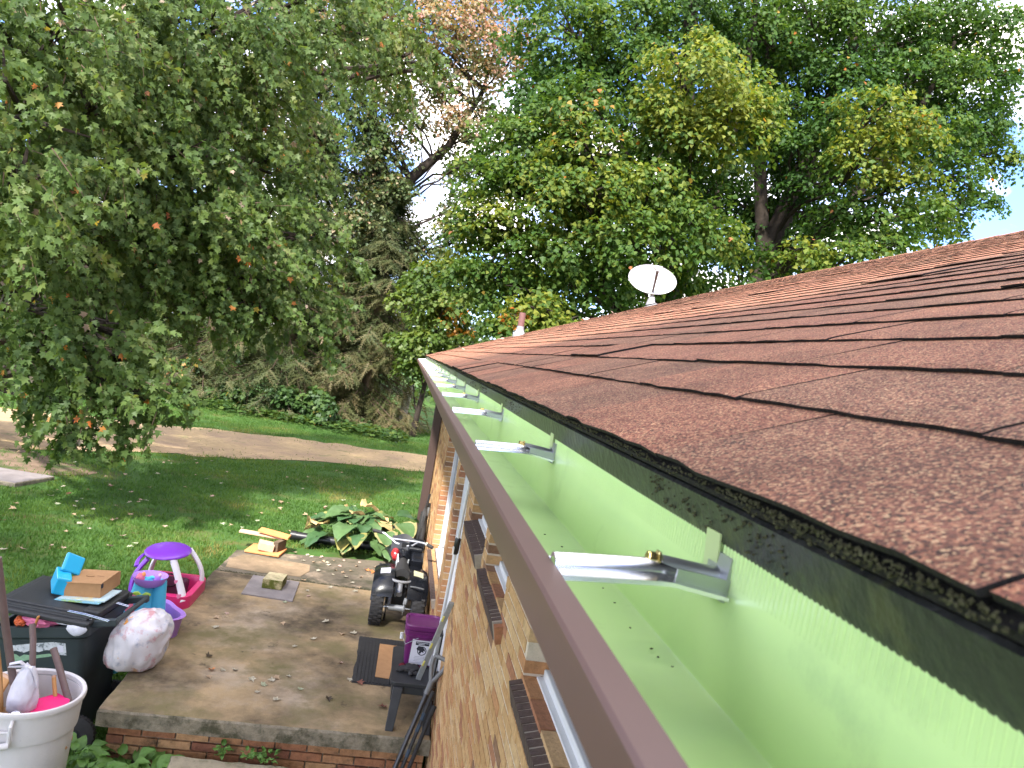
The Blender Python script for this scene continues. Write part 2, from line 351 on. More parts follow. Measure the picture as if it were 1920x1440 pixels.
# ---------------------------------------------------------------- the house
WX = .55                                            # face of the brick wall
Y0, Y1 = -1.6, 10.65
house = thing('brick_house', (3.5, 4.5, -.55), 'low tan brick house with red brown shingle roof beside the concrete porch', 'house')
OPEN = [(1.15, 2.57, 1.545, 2.40), (3.20, 3.94, 1.545, 2.40), (4.10, 4.97, 1.565, 2.40), (5.37, 6.36, -.60, 2.12), (6.70, 8.40, .47, 2.12)]
def solid(y, z): return not any(a < y < b and c < z < d for a, b, c, d in OPEN)
wall = MB()
cuts = sorted({Y0, Y1, *[o[0] for o in OPEN], *[o[1] for o in OPEN]})
for a, b in zip(cuts[:-1], cuts[1:]):
    zs = sorted([(o[2], o[3]) for o in OPEN if o[0] <= (a + b) / 2 <= o[1]])
    z = -.62; segs = []
    for lo, hi in zs: segs.append((z, lo)); z = hi
    segs.append((z, 2.42))
    e = .003
    aa = a + (-e if any(abs(a - o[0]) < 1e-6 for o in OPEN) and zs else e if any(abs(a - o[1]) < 1e-6 for o in OPEN) else 0)
    bb = b + (e if any(abs(b - o[1]) < 1e-6 for o in OPEN) and zs else -e if any(abs(b - o[0]) < 1e-6 for o in OPEN) else 0)
    for lo, hi in segs:
        if hi - lo > .02: wall.box(((WX + .0025 + WX + .16) / 2, (aa + bb) / 2, (lo + hi) / 2 - (.004 if zs and lo < 0 else 0)), (.1575, bb - aa, hi - lo))
bw = wall.build('brick_wall', ['mortar'], house)
other = MB()                                        # the other three sides
other.box((4.5, Y1 - .07, .92), (7.57, .14, 3.0)); other.box((8.22, 4.5, .92), (.14, 12.1, 3.0)); other.box((4.5, Y0 + .07, .92), (7.57, .14, 3.0))
other.build('plain_wall', ['brick1'], house)

BV = {}
def brick_mesh(mk, v):
    if (mk, v) not in BV:
        q = random.Random(v * 13 + 5); b = MB(); b.box((0, 0, 0), (1, 1, 1))
        b.v = [(x * (1 + q.uniform(-.02, .012)), y * (1 + q.uniform(-.012, .006)), z * (1 + q.uniform(-.07, .03))) for x, y, z in b.v]
        me = b.mesh('brick', [mk]); BV[(mk, v)] = me
    return BV[(mk, v)]
bricks = []          # (score, centre, size, rot, material)
BL, BP, MJ = .205, .054, .009
row = 0; z = -.60
while z < 2.38:
    zc = z + BP / 2; y = Y0 - (BL / 2 if row % 2 else 0)
    # intervals of wall at this course
    iv = []; st = Y0
    for o in sorted(OPEN):
        if o[2] - .001 < zc < o[3]:
            iv.append((st, o[0])); st = o[1]
    iv.append((st, Y1))
    for a, b in iv:
        yb = y
        while yb < b:
            s0, s1 = max(yb + MJ / 2, a), min(yb + BL - MJ / 2, b)
            if s1 - s0 > .03:
                w = rnd.random(); mk = 'brick%d' % (0 if w < .36 else 1 if w < .62 else 2 if w < .80 else 3 if w < .90 else 4 if w < .965 else 5)
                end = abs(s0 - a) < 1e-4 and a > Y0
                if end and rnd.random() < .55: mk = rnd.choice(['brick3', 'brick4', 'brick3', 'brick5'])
                c = (WX + .045 + rnd.uniform(-.0015, .0015), (s0 + s1) / 2, zc); dd = (.092, s1 - s0, BP - MJ)
                sc = span((WX, s0, zc), (WX, s1, zc)) * span((WX, c[1], z), (WX, c[1], z + BP)) + (span((WX, s0, z), (WX + .07, s0, z)) * span((WX, s0, z), (WX, s0, z + BP)) if end else 0)
                if not seen(c, 20): sc = 0
                if sc and px(c)[0] > 0:            # hidden above the gutter line
                    q = Vector(c) - Vector((0, 0, CZ)); 
                    if q.x / -q.z > .66: sc = 0
                bricks.append((sc, c, dd, None, mk))
            yb += BL
    z += BP; row += 1
# rowlock sills
for (a, b, zi, th) in ((1.02, 2.585, 1.545, .46), (3.14, 3.945, 1.545, .46), (4.12, 4.975, 1.565, .46), (6.68, 8.42, .47, .46)):
    k = 0; y = b
    while y - .046 > a:
        c = (WX + .022, y - .023, zi - .040); sc = span((WX - .04, y, zi), (WX + .07, y, zi)) * span((WX, y, zi), (WX, y - .046, zi)) * 3
        if not seen(c, 20): sc = 0
        bricks.append((sc, c, (.118, .035, .082), (0, math.radians(-14), 0), 'sillbrick')); y -= .046; k += 1
bricks.append((9e3, (WX + .018, 3.118, 1.50), (.10, .036, .075), (0, math.radians(-12), 0), 'brick4'))
bricks.sort(key=lambda b: -b[0])
def rotm(r): return Euler(r).to_matrix() if r else None
far = MB(); fm = ['brick%d' % i for i in range(6)] + ['sillbrick']
for i, (sc, c, d, r, mk) in enumerate(bricks):
    if i < 290 and sc > 0:
        o = link('brick', brick_mesh(mk, rnd.randrange(3)), bw, Vector(c) - wloc(bw), r, d)
    else: far.box(c, d, rotm(r), mi=fm.index(mk))
tag(far.build('brickwork', fm, bw), kind='stuff')
# mortar beds under the sills
sm = MB()
for (a, b, zi) in ((1.05, 2.58, 1.545), (3.15, 3.94, 1.545), (4.13, 4.97, 1.565), (6.69, 8.41, .47)):
    sm.box((WX + .022, (a + b) / 2, zi - .041), (.112, b - a, .077), Euler((0, math.radians(-14), 0)).to_matrix())
M['sill_mortar'] = mat('sill_mortar', (.30, .26, .22), .95, .2, var=.2, vscale=30)
sm.build('sill_mortar', ['sill_mortar'], bw)
# windows
def window(y0, y1, z0, z1, mull):
    f = MB(); X = WX + .108; t = .05
    for (c, d) in (((X, (y0 + y1) / 2, z0 + .02), (.075, y1 - y0 - .004, .045)), ((X, (y0 + y1) / 2, z1 - .03), (.06, y1 - y0, .06)), ((X + .003, y0 + t / 2, (z0 + z1) / 2), (.056, t, z1 - z0 - .1)), ((X + .003, y1 - t / 2, (z0 + z1) / 2), (.056, t, z1 - z0 - .1))):
        f.box(c, d)
    for k in range(mull): f.box((X + .006, y0 + (y1 - y0) * (k + 1) / (mull + 1), (z0 + z1) / 2), (.045, .035, z1 - z0 - .1))
    w = f.build('window', ['white'], house, bevel=.004)
    s = MB(); s.box((X - .046, (y0 + y1) / 2, z0 + .006), (.03, y1 - y0 - .01, .02)); s.build('sill', ['white'], w, bevel=.003)
    p = MB(); p.box((X + .01, (y0 + y1) / 2, (z0 + z1) / 2), (.008, y1 - y0 - .08, z1 - z0 - .1)); p.build('pane', ['glass'], w)
for o, mu in zip((OPEN[0], OPEN[1], OPEN[2], OPEN[4]), (1, 0, 0, 2)): window(*o, mu)
d = MB(); d.box((WX + .10, 5.865, 1.02), (.045, .90, 2.04)); dr = d.build('door', ['white'], house, bevel=.004)
h = MB(); h.lathe([(.0, -.03), (.028, -.03), (.03, -.01), (.012, .0), (.012, .03)], (WX + .06, 5.50, 1.0), 'X', 16); h.build('handle', ['brass'], dr, smooth=True)
df = MB()
for y in (5.395, 6.335): df.box((WX + .085, y, 1.05), (.07, .05, 2.12))
df.build('door_frame', ['white'], house)
# soffit, fascia
sf = MB(); sf.box((.40, 4.6, CZ - .235), (.37, 13.1, .012)); sf.build('soffit', ['soffit'], house)
fa = MB(); fa.box((.232, 4.6, CZ - .15), (.02, 13.1, .15)); fa.build('fascia', ['brown_trim'], house)
# lamp under the eave by the big window
pl = thing('porch_light', (.47, 7.6, CZ - .30), 'small round white lamp under the eave beyond the door', 'lamp')
b = MB(); b.lathe([(0, .0), (.03, .0), (.055, -.03), (.06, -.06), (.045, -.095), (.0, -.108)], (.47, 7.6, CZ - .275), 'Z', 20); b.build('globe', ['white'], pl, smooth=True)
b = MB(); b.lathe([(0, .036), (.04, .036), (.04, .0), (0, 0)], (.47, 7.6, CZ - .277), 'Z', 20); b.build('base', ['white'], pl)

# ---------------------------------------------------------------- roof
SL = .403; RC = 1 / math.hypot(1, SL); RS = SL * RC
EX, EZ = .198, CZ - .0605
def RP(s, y, h=0): return Vector((EX + s * RC - h * RS, y, EZ + s * RS + h * RC))
RY0, RY1 = -1.2, 11.15; NC, EXP, TW = 32, .143, .333
RTOP = NC * EXP
roof = MB()
def slab(s0, s1, y0, y1, h0, h1, mb, mi=None):
    v = [RP(s0, y0, h0), RP(s1, y0, h0), RP(s1, y1, h0), RP(s0, y1, h0), RP(s0, y0, h1), RP(s1, y0, h1), RP(s1, y1, h1), RP(s0, y1, h1)]
    mb.add(v, [(0,3,2,1),(4,5,6,7),(0,1,5,4),(1,2,6,5),(2,3,7,6),(3,0,4,7)], mi)
slab(.035, RTOP, RY0, RY1, -.02, -.0015, roof, 0)
rx = RP(RTOP, 0).x; rz = RP(RTOP, 0).z                       # far slope
v = [(rx, RY0, rz - .004), (rx, RY1, rz - .004), (rx * 2 - EX, RY1, EZ), (rx * 2 - EX, RY0, EZ)]
roof.add(v + [(a, b_, c - .03) for a, b_, c in v], [(0,1,2,3),(7,6,5,4),(0,4,5,1),(1,5,6,2),(2,6,7,3),(3,7,4,0)], 1)
roof_o = roof.build('roof', ['tar', 'shingle2'], house)
gab = MB()
for y in (Y1 - .02, Y0 + .02): gab.add([(WX, y, 2.42), (8.3, y, 2.42), (rx, y, rz - .06)], [(0, 1, 2)])
gab.build('gable', ['soffit'], house)
rk = MB(); slab(.0, RTOP, RY1 - .02, RY1 + .012, -.16, -.004, rk); rk.build('rake_board', ['brown_trim'], house)
st = MB(); slab(.004, .12, RY0, RY1, -.0012, .0025, st); st.build('starter_strip', ['tar'], roof_o)

def tab_mesh(mk, v):
    """one asphalt shingle tab; local x along the eave, y up the slope, z out of the roof; ragged worn butt edge"""
    q = random.Random(v * 31 + 3); b = MB(); w = TW - .004; nseg = 8; t = .0046; L = .29; h0 = .0100
    top, bot = [], []
    e = [q.uniform(-.0024, .0018) for _ in range(nseg + 1)]; cz = [q.uniform(-.0005, .0013) for _ in range(nseg + 1)]
    rows = [0, .012, .145, L]
    for j, yv in enumerate(rows):
        for i in range(nseg + 1):
            x = -w / 2 + w * i / nseg; yb = yv + (e[i] if j == 0 else 0); hh = h0 * (1 - yv / L) + (cz[i] if j < 2 else 0)
            top.append((x, yb, hh + t - (.0012 if j == 0 else 0))); bot.append((x, yb + (.001 if j == 0 else 0), hh))
    n1 = nseg + 1; nv = len(top); fs = []; mi = []
    for j in range(3):
        for i in range(nseg):
            a = j * n1 + i; fs.append((a, a + 1, a + 1 + n1, a + n1)); mi.append(0)
            if j < 2: fs.append((nv + a, nv + a + n1, nv + a + 1 + n1, nv + a + 1)); mi.append(1)
    for i in range(nseg): fs.append((i, nv + i, nv + i + 1, i + 1)); mi.append(1)
    for j in range(3):
        a = j * n1; fs.append((a, a + n1, nv + a + n1, nv + a)); mi.append(1); a += nseg; fs.append((a, nv + a, nv + a + n1, a + n1)); mi.append(1)
    b.v = top + bot; b.f = fs; b.m = mi
    return b
TABS = {}
def tab(mk, v):
    if (mk, v) not in TABS:
        b = tab_mesh(mk, v); TABS[(mk, v)] = (b, b.mesh('shingle', [mk, 'tar']))
    return TABS[(mk, v)]
RM = Matrix(((0, RC, -RS), (1, 0, 0), (0, RS, RC)))            # columns: local x -> +Y ... written row-wise
RM = Matrix(((0, RC, -RS), (1, 0, 0), (0, RS, RC)))
tabs = []
for i in range(NC):
    off = .393 + (TW / 2 if i % 2 else 0) + rnd.uniform(-.012, .012)
    k0 = int((RY0 - off) / TW) - 1
    for k in range(k0, k0 + 42):
        y = off + k * TW
        if y - TW / 2 < RY0 or y + TW / 2 > RY1 + .02: continue
        p = RP(i * EXP, y); c = RP(i * EXP + .07, y, .01)
        a = span(RP(i * EXP, y - TW / 2), RP(i * EXP, y + TW / 2)) * span(RP(i * EXP, y), RP(i * EXP + EXP, y)) if c.y > .12 else (9e5 if seen(c, 300) else 0)
        if not seen(c, 250): a = 0
        tabs.append((a, i, y, p))
tabs.sort(key=lambda t: -t[0])
rest = MB(); names = ['shingle1', 'shingle2', 'shingle3', 'tar']
for n_, (a, i, y, p) in enumerate(tabs):
    w = rnd.random(); mk = 'shingle1' if w < .42 else 'shingle2' if w < .74 else 'shingle3'; v = rnd.randrange(5)
    b, me = tab(mk, v)
    jit = Matrix.Rotation(rnd.uniform(-.006, .006), 3, 'Z'); dz = rnd.uniform(0, .0014) + (rnd.random() < .04) * .004
    if n_ < 295 and a > 0:
        o = link('shingle', me, roof_o); mw = (RM @ jit).to_4x4(); mw.translation = RP(i * EXP + rnd.uniform(-.003, .003), y, dz) - wloc(roof_o); o.matrix_local = mw
    else:
        mt = RM @ jit; o3 = RP(i * EXP + rnd.uniform(-.003, .003), y, dz)
        rest.v += [tuple(mt @ Vector(q) + o3) for q in b.v]; nb = len(rest.v) - len(b.v)
        rest.f += [tuple(q + nb for q in f) for f in b.f]; rest.m += [names.index(mk) if m_ == 0 else 3 for m_ in b.m]
tag(rest.build('shingle_field', names, roof_o), kind='stuff')
cap = MB()
for k in range(44):
    y = RY0 + k * .285; q = RP(RTOP - .13, y, .012); q2 = Vector((rx + .004, y, rz + .022)); q3 = Vector((2 * rx - q.x, y, q.z))
    q4, q5, q6 = (Vector((a.x, min(y + .30, RY1), a.z - .005)) for a in (q, q2, q3))
    cap.add([q, q2, q3, q4, q5, q6, q - Vector((0, 0, .006)), q3 - Vector((0, 0, .006)), q2 - Vector((0, 0, .006))], [(0, 1, 4, 3), (1, 2, 5, 4), (0, 6, 8, 1), (1, 8, 7, 2)])
tag(cap.build('ridge_cap', ['shingle2'], roof_o), kind='stuff')
# drip edge
de = MB()
prof = [(.300, -.044), (.262, -.0575), (.2115, -.064), (.2095, -.0665), (.2110, -.070), (.2170, -.090), (.2200, -.094), (.2225, -.094), (.2190, -.088), (.2135, -.0705), (.262, -.0605), (.300, -.047)]
ny = 90; vs = []
for j in range(ny + 1):
    y = RY0 + (RY1 - RY0) * (j / ny) ** 1.6
    wv = .0012 * noise.noise(Vector((0, y * 3.1, 2))); wz = .0018 * noise.noise(Vector((4, y * 2.3, 2)))
    vs += [(x + wv, y, CZ + z_ + wz) for x, z_ in prof]
npf = len(prof)
de.add(vs, [(j * npf + i, j * npf + (i + 1) % npf, (j + 1) * npf + (i + 1) % npf, (j + 1) * npf + i) for j in range(ny) for i in range(npf)])
de.build('drip_edge', ['drip'], roof_o, smooth=35)
# moss hanging under the worn shingle edge
ms = MB(); q = random.Random(5)
def lump(c, r):
    v = [Vector(c) + Vector((x * r * q.uniform(.6, 1.3), y * r * q.uniform(.6, 1.3), z_ * r * q.uniform(.5, 1.2))) for x, y, z_ in ((1,0,0),(-1,0,0),(0,1,0),(0,-1,0),(0,0,1),(0,0,-1))]
    ms.add(v, [(0,2,4),(2,1,4),(1,3,4),(3,0,4),(2,0,5),(1,2,5),(3,1,5),(0,3,5)])
for k in range(9000):
    y = .05 + 8 * q.random() ** 1.8
    dens = noise.noise(Vector((0, y * 4.5, 9)))
    if q.random() > .45 + 1.2 * dens: continue
    hh = q.random() ** 1.6 * (.006 + .008 * max(0, dens)); p = RP(q.uniform(.0, .004 + .3 * hh), y, .008 - hh); lump(p, q.uniform(.0005, .0014))
for k in range(900):
    y = .3 + 6 * q.random() ** 1.5
    if noise.noise(Vector((3, y * 3, 1))) < .12: continue
    t = q.random(); lump((.2095 + .006 * t + .0005, y, CZ - .068 - .02 * t), q.uniform(.0008, .002))
tag(ms.build('moss', ['moss'], roof_o), kind='stuff')

# ---------------------------------------------------------------- gutter
gut = thing('rain_gutter', (.15, 4.9, CZ - .19), 'brown eaves gutter coated light green inside and braced with metal hangers', 'gutter')
GY0, GY1 = -.9, 11.2
def extrude(prof, name, mk, parent, ny=40, smooth=35, wob=.0006):
    b = MB(); k = len(prof); vs = []
    for j in range(ny + 1):
        y = GY0 + (GY1 - GY0) * (j / ny) ** 1.5
        w1 = wob * noise.noise(Vector((y * 1.3, 0, 5))); w2 = wob * noise.noise(Vector((y * 1.1, 7, 5)))
        vs += [(x + w1, y, CZ + z_ + w2) for x, z_ in prof]
    b.add(vs, [(j * k + i, j * k + (i + 1) % k, (j + 1) * k + (i + 1) % k, (j + 1) * k + i) for j in range(ny) for i in range(k)] + [tuple(range(k)), tuple(range(ny * k, (ny + 1) * k))[::-1]])
    return b.build(name, [mk], parent, smooth=smooth)
lip = [(.1065, -.1235), (.1067, -.1165), (.1055, -.1150), (.0905, -.1152), (.0885, -.1170), (.0880, -.1200), (.0885, -.1405), (.0905, -.1425), (.0960, -.1440), (.1060, -.1530), (.1120, -.1640), (.1150, -.1760), (.1240, -.1880), (.1360, -.1900), (.2215, -.1900),
       (.2215, -.1885), (.1370, -.1885), (.1250, -.1865), (.1163, -.1755), (.1135, -.1633), (.1070, -.1518), (.0965, -.1427), (.0910, -.1410), (.0898, -.1395), (.0893, -.1200), (.0915, -.1165), (.1045, -.1163), (.1053, -.1172), (.1052, -.1235)]
extrude(lip, 'front_face', 'gut_brown', gut)
tro = [(.0935, -.1260), (.0937, -.1390), (.0985, -.1412), (.1085, -.1510), (.1150, -.1630), (.1180, -.1745), (.1265, -.1800), (.1365, -.1822), (.2130, -.1838), (.2155, -.1822), (.2165, -.1790), (.2195, -.0905), (.2210, -.0905), (.2185, -.1800), (.2170, -.1858), (.1360, -.1850), (.1245, -.1835), (.1168, -.1755), (.1140, -.1640), (.1075, -.1525), (.0975, -.1435), (.0925, -.1400), (.0922, -.1260)]
extrude(tro, 'trough', 'gut_green', gut)
e = MB(); e.prism([(x, z_) for x, z_ in lip[3:15]] + [(.2215, -.092), (.1, -.116)], .004, lambda u, v, w: (u, GY1 + .0015 + w, CZ + v)); e.build('end_cap', ['white'], gut)
dsp = MB(); dsp.box((.485, 10.50, .95), (.115, .085, 2.6)); dsp.box((.36, 10.50, 2.30), (.30, .085, .075), (0, math.radians(-32), 0)); dsp.build('downspout', ['brown_trim'], gut, bevel=.012)
# hanger: ridged strap hooked in the front lip, clip and hex screw at the back
def hanger_mesh():
    b = MB(); prof = []                                  # section across the strap (along Y), z up
    for k in range(9):
        a = math.pi * k / 8; prof.append((-.0072 * math.cos(a), .0072 * math.sin(a)))
    sec = [(-.0265, -.0030), (-.0260, -.0004), (-.0085, 0.0004)] + prof + [(.0085, .0004), (.0122, .0012), (.0128, -.0060), (.0120, -.0060), (.0114, -.0002), (.0080, -.0010)] + [(u * .82, v * .82 - .0012) for u, v in prof[::-1]] + [(-.0088, -.0010), (-.0252, -.0016)]
    xs_ = [(-.058, -.0002, 1), (-.048, 0, 1), (.004, 0, 1), (.012, -.0005, 1), (.022, -.003, .95), (.0505, -.009, .9)]
    k = len(sec); vs = []
    for x, z_, sc in xs_: vs += [(x, u * sc, z_ + v * sc) for u, v in sec]
    b.add(vs, [(j * k + i, j * k + (i + 1) % k, (j + 1) * k + (i + 1) % k, (j + 1) * k + i) for j in range(len(xs_) - 1) for i in range(k)] + [tuple(range(k)), tuple(range((len(xs_) - 1) * k, len(xs_) * k))[::-1]], 0)
    return b.mesh('hanger', ['alu'], 50)
def clip_mesh():
    b = MB(); rot = Euler((0, math.radians(9), 0)).to_matrix()
    b.lathe([(.0, -.019), (.0058, -.019), (.0060, .016), (.0075, .019), (.0075, .0225), (0, .0225)], (0, 0, 0), 'X', 14)
    b.box((.004, -.003, -.0062), (.040, .030, .0022)); b.box((.021, -.002, .002), (.0025, .030, .028))
    for y_ in (-.017, .0085): b.box((.004, y_, -.002), (.036, .0022, .009))
    b.v = [tuple(rot @ Vector(p)) for p in b.v]; return b.mesh('clip', ['zinc'], 40)
def screw_mesh():
    b = MB(); b.lathe([(0, -.006), (.0038, -.006), (.0043, -.005), (.0043, .0), (.0060, .0005), (.0060, .0018), (0, .0018)], (0, 0, 0), 'X', 6)
    rot = Euler((0, math.radians(9), 0)).to_matrix(); b.v = [tuple(rot @ Vector(p)) for p in b.v]; return b.mesh('screw', ['brass'])
hm, cm_, sm_ = hanger_mesh(), clip_mesh(), screw_mesh()
tb = MB(); tb.box((0, 0, 0), (.0012, .020, .026)); tbm = tb.mesh('back_tab', [mat('primer_tab', (.50, .60, .30), .4)])
gl = wloc(gut)
for k in range(19):
    y = -.14 + .609 * k + (rnd.uniform(-.012, .012) if k > 1 else 0); tw = rnd.uniform(-.03, .03) if k > 1 else .02
    h = link('hanger', hm, gut, Vector((.1645, y, CZ - .1135)) - gl, (0, -.055, tw + .03))
    link('clip', cm_, h, (.0315, .0015, .0005)); link('screw', sm_, h, (.0095, .0012, .0065)); link('back_tab', tbm, h, (.0529, .012, .012))
rb = MB()  # low ribs shape the striped reflection on the gutter's back wall
for k in range(430):
    y = .16 + k * .0052; rb.add([(.2196, y - .0013, CZ - .088), (.2186, y, CZ - .088), (.2196, y + .0013, CZ - .088), (.2188, y - .0008, CZ - .113), (.2186, y, CZ - .1125), (.2188, y + .0008, CZ - .113)], [(0, 1, 4, 3), (1, 2, 5, 4), (3, 4, 5)])
tag(rb.build('reflection_ribs', ['gut_green'], gut), kind='stuff')
M['grit'] = mat('dark_grit', (.02, .017, .015), .9, .2)
gmesh = []
for v in range(3): gmesh.append(MB().blob((0, 0, 0), (1, .6, .35), v, .5, 2, 1).mesh('roof_grit', ['grit']))
spots = [(.205, .335, 1.5), (.190, .285, 1.0), (.178, .262, 1.2), (.158, .236, 2.4), (.171, .24, 1.2), (.176, .232, .9), (.2, .52, 1.2), (.2, .505, .9), (.205, .49, .7), (.196, .56, .9), (.2, .62, .8), (.2, .66, .8), (.197, .72, 1.0), (.19, .80, 1.1), (.18, .85, .9), (.15, .9, 1.3), (.14, .42, 1.1)]
for i, (x, y, s_) in enumerate(spots):
    o = link('roof_grit', gmesh[i % 3], None, (x, y, CZ - .1845 + .0025), (0, 0, rnd.random() * 6), (.0016 * s_,) * 3)
    tag(o, 'tiny dark crumb of roof grit lying in the green gutter', 'grit', 'crumbs of roof grit in the gutter')

# ---------------------------------------------------------------- trees
NEAR_LOBES = [(-4.64,9.0,5.28,1.10),(-4.46,8.6,4.22,0.90),(-4.34,8.8,3.45,0.90),(-4.53,10.0,5.84,1.20),(-3.80,11.0,6.43,1.20),(-2.93,11.5,6.99,1.10),(-2.08,12.0,7.40,0.90),(-1.24,12.5,7.55,0.75),(-0.84,13.0,7.14,0.50),(-4.42,10.5,4.99,1.20),(-3.81,11.5,5.51,1.20),(-2.96,12.0,6.01,1.10),(-4.46,10.5,3.96,1.10),(-3.77,11.0,4.35,1.10),(-3.02,11.5,4.61,1.00),(-2.39,12.0,4.84,0.80),(-3.97,11.0,3.37,1.00),(-3.04,11.0,3.68,0.90),(-2.37,11.5,3.81,0.80),(-1.70,12.0,3.92,0.65),(-4.55,10.0,2.99,0.90),(-3.37,11.3,2.92,0.70),(-2.56,11.5,3.07,0.70),(-1.83,12.0,3.24,0.55),(-1.42,12.0,2.66,0.30),(-2.72,11.5,2.66,0.40),(-2.17,11.7,2.68,0.35),(-4.62,10.0,2.20,0.90),(-3.96,9.6,2.17,0.70),(-3.50,9.5,2.12,0.55),(-3.25,9.4,1.85,0.45),(-4.34,9.8,1.66,0.55),(-3.61,9.4,1.54,0.45),(-2.96,9.4,1.52,0.30),(-3.73,9.4,1.15,0.22),(-3.16,9.4,1.23,0.25),(-4.62,10.0,1.28,0.30),(-6.76,14.0,4.71,2.00),(-5.43,14.5,5.57,2.00),(-3.72,14.8,6.00,1.80),(-2.54,15.0,7.61,1.50),(-5.60,14.5,3.64,1.60),(-4.12,14.8,4.25,1.50),(-5.50,10.5,6.37,1.20),(-5.18,11.5,7.08,1.30),(-4.43,12.5,7.74,1.30),(-3.40,13.0,8.14,1.20),(-2.43,13.5,8.61,1.00),(-5.87,12.5,5.97,1.30),(-5.01,13.0,6.84,1.30),(-3.85,13.5,7.04,1.20),(-5.59,10.5,5.22,1.00)]
MAPLE_A = [(4.98,16.5,9.43,1.20),(6.11,16.5,8.72,1.00),(4.61,16.8,8.62,0.90),(6.54,17.0,9.69,0.70),(5.33,16.5,8.20,0.80),(2.70,17.0,8.52,0.90),(2.14,17.2,7.75,0.90),(3.03,16.5,7.39,1.00),(2.03,16.8,6.56,1.00),(2.99,16.0,6.24,1.10),(4.26,16.3,6.89,1.00),(4.15,16.0,5.66,1.00),(5.55,16.2,6.30,0.90),(6.32,16.5,6.13,0.60),(1.39,17.0,5.53,0.90),(1.43,16.8,4.44,0.80),(2.53,16.3,5.17,0.90),(2.37,16.5,4.23,0.80),(3.79,16.8,4.75,0.80),(5.66,17.5,5.52,0.70),(1.88,15.5,3.53,0.55),(2.41,15.5,3.73,0.60),(2.99,15.5,3.61,0.40),(1.52,15.8,3.25,0.45),(2.45,19.0,10.96,1.40),(4.13,19.5,11.67,1.50),(2.65,19.0,9.81,1.00),(4.20,19.0,10.41,1.10),(5.77,19.5,12.17,1.40),(2.00,18.5,9.11,0.80),(1.68,18.5,7.11,0.80),(5.61,19.5,8.11,1.30),(4.17,19.5,6.44,1.30),(2.71,19.0,5.42,1.00),(4.64,19.8,9.25,1.20),(6.99,19.0,8.26,0.80),(3.2,20.5,7.6,1.2),(4.9,20.6,7.4,1.2),(6.4,20.6,7.0,1.2),(2.4,20.2,9,1.1),(3.6,20.3,5.2,1.1),(5.6,20.4,5.2,1.0),(7.2,20.5,10.5,1.3),(2.2,19.6,4.6,.9),(3.5,19.2,3.9,.8),(0.88,17.5,6.73,0.60),(0.95,17.5,5.52,0.60),(0.99,17.2,4.40,0.55),(1.37,18.0,7.81,0.70)]
MAPLE_B = [(7.42,20.0,12.46,1.30),(9.15,20.0,13.13,1.40),(11.15,20.0,13.43,1.40),(12.98,20.0,13.99,1.30),(14.46,20.0,14.02,0.90),(9.05,20.5,11.69,1.10),(10.38,19.5,11.62,1.20),(12.34,19.5,12.04,1.20),(14.24,20.0,12.62,0.90),(9.45,18.5,10.13,0.70),(9.73,17.0,9.73,0.90),(10.62,17.0,9.41,0.75),(9.65,17.0,8.71,0.80),(10.80,17.2,8.48,0.70),(12.74,19.0,10.53,0.90),(14.66,20.0,11.35,0.80),(15.31,20.0,10.58,0.60),(13.40,19.0,9.52,0.80),(14.90,20.0,9.28,0.60),(12.50,18.5,8.26,0.80),(10.60,17.5,7.59,0.80),(9.91,18.0,7.68,0.70),(9.80,17.0,6.47,0.60),(8.74,17.5,6.34,0.60),(10.82,17.0,6.91,0.55),(7.85,18.5,6.29,0.70),(7.23,18.0,5.33,0.60),(6.48,18.0,4.94,0.50),(9.00,21.0,9.87,0.80),(10.32,21.5,9.48,0.80),(9.16,21.0,8.07,0.60),(10.66,20.0,6.69,0.80),(14.21,20.0,8.55,0.60),(15.36,20.5,13.34,0.60),(9.46,22.0,13.74,1.50),(13.62,22.0,12.04,1.50),(9.2,22.6,8.6,1.1),(10.3,22.6,8.2,1.1),(11.2,22.5,9.6,1.1),(8.5,22.6,10.8,1.2),(10.6,22.6,10.9,1.2),(12.0,22.4,8.4,1.0),(9.0,22.4,7.0,1.0),(10.6,22.2,7.1,.9),(7.9,22.4,8.9,1.0),(12.9,22.3,10.0,1.0),(14.6,22,11.5,1.1),(13.4,22,13.6,1.4),(8.3,22.3,13,1.4),(15.9,21.5,12.6,.7),(15.7,21.2,11.6,.6),(9.3,19.2,8.5,.55),(9.0,19.3,9.5,.6),(10.3,19.4,9.9,.7),(9.9,19.3,7.5,.55),(8.6,19.5,10.4,.7)]
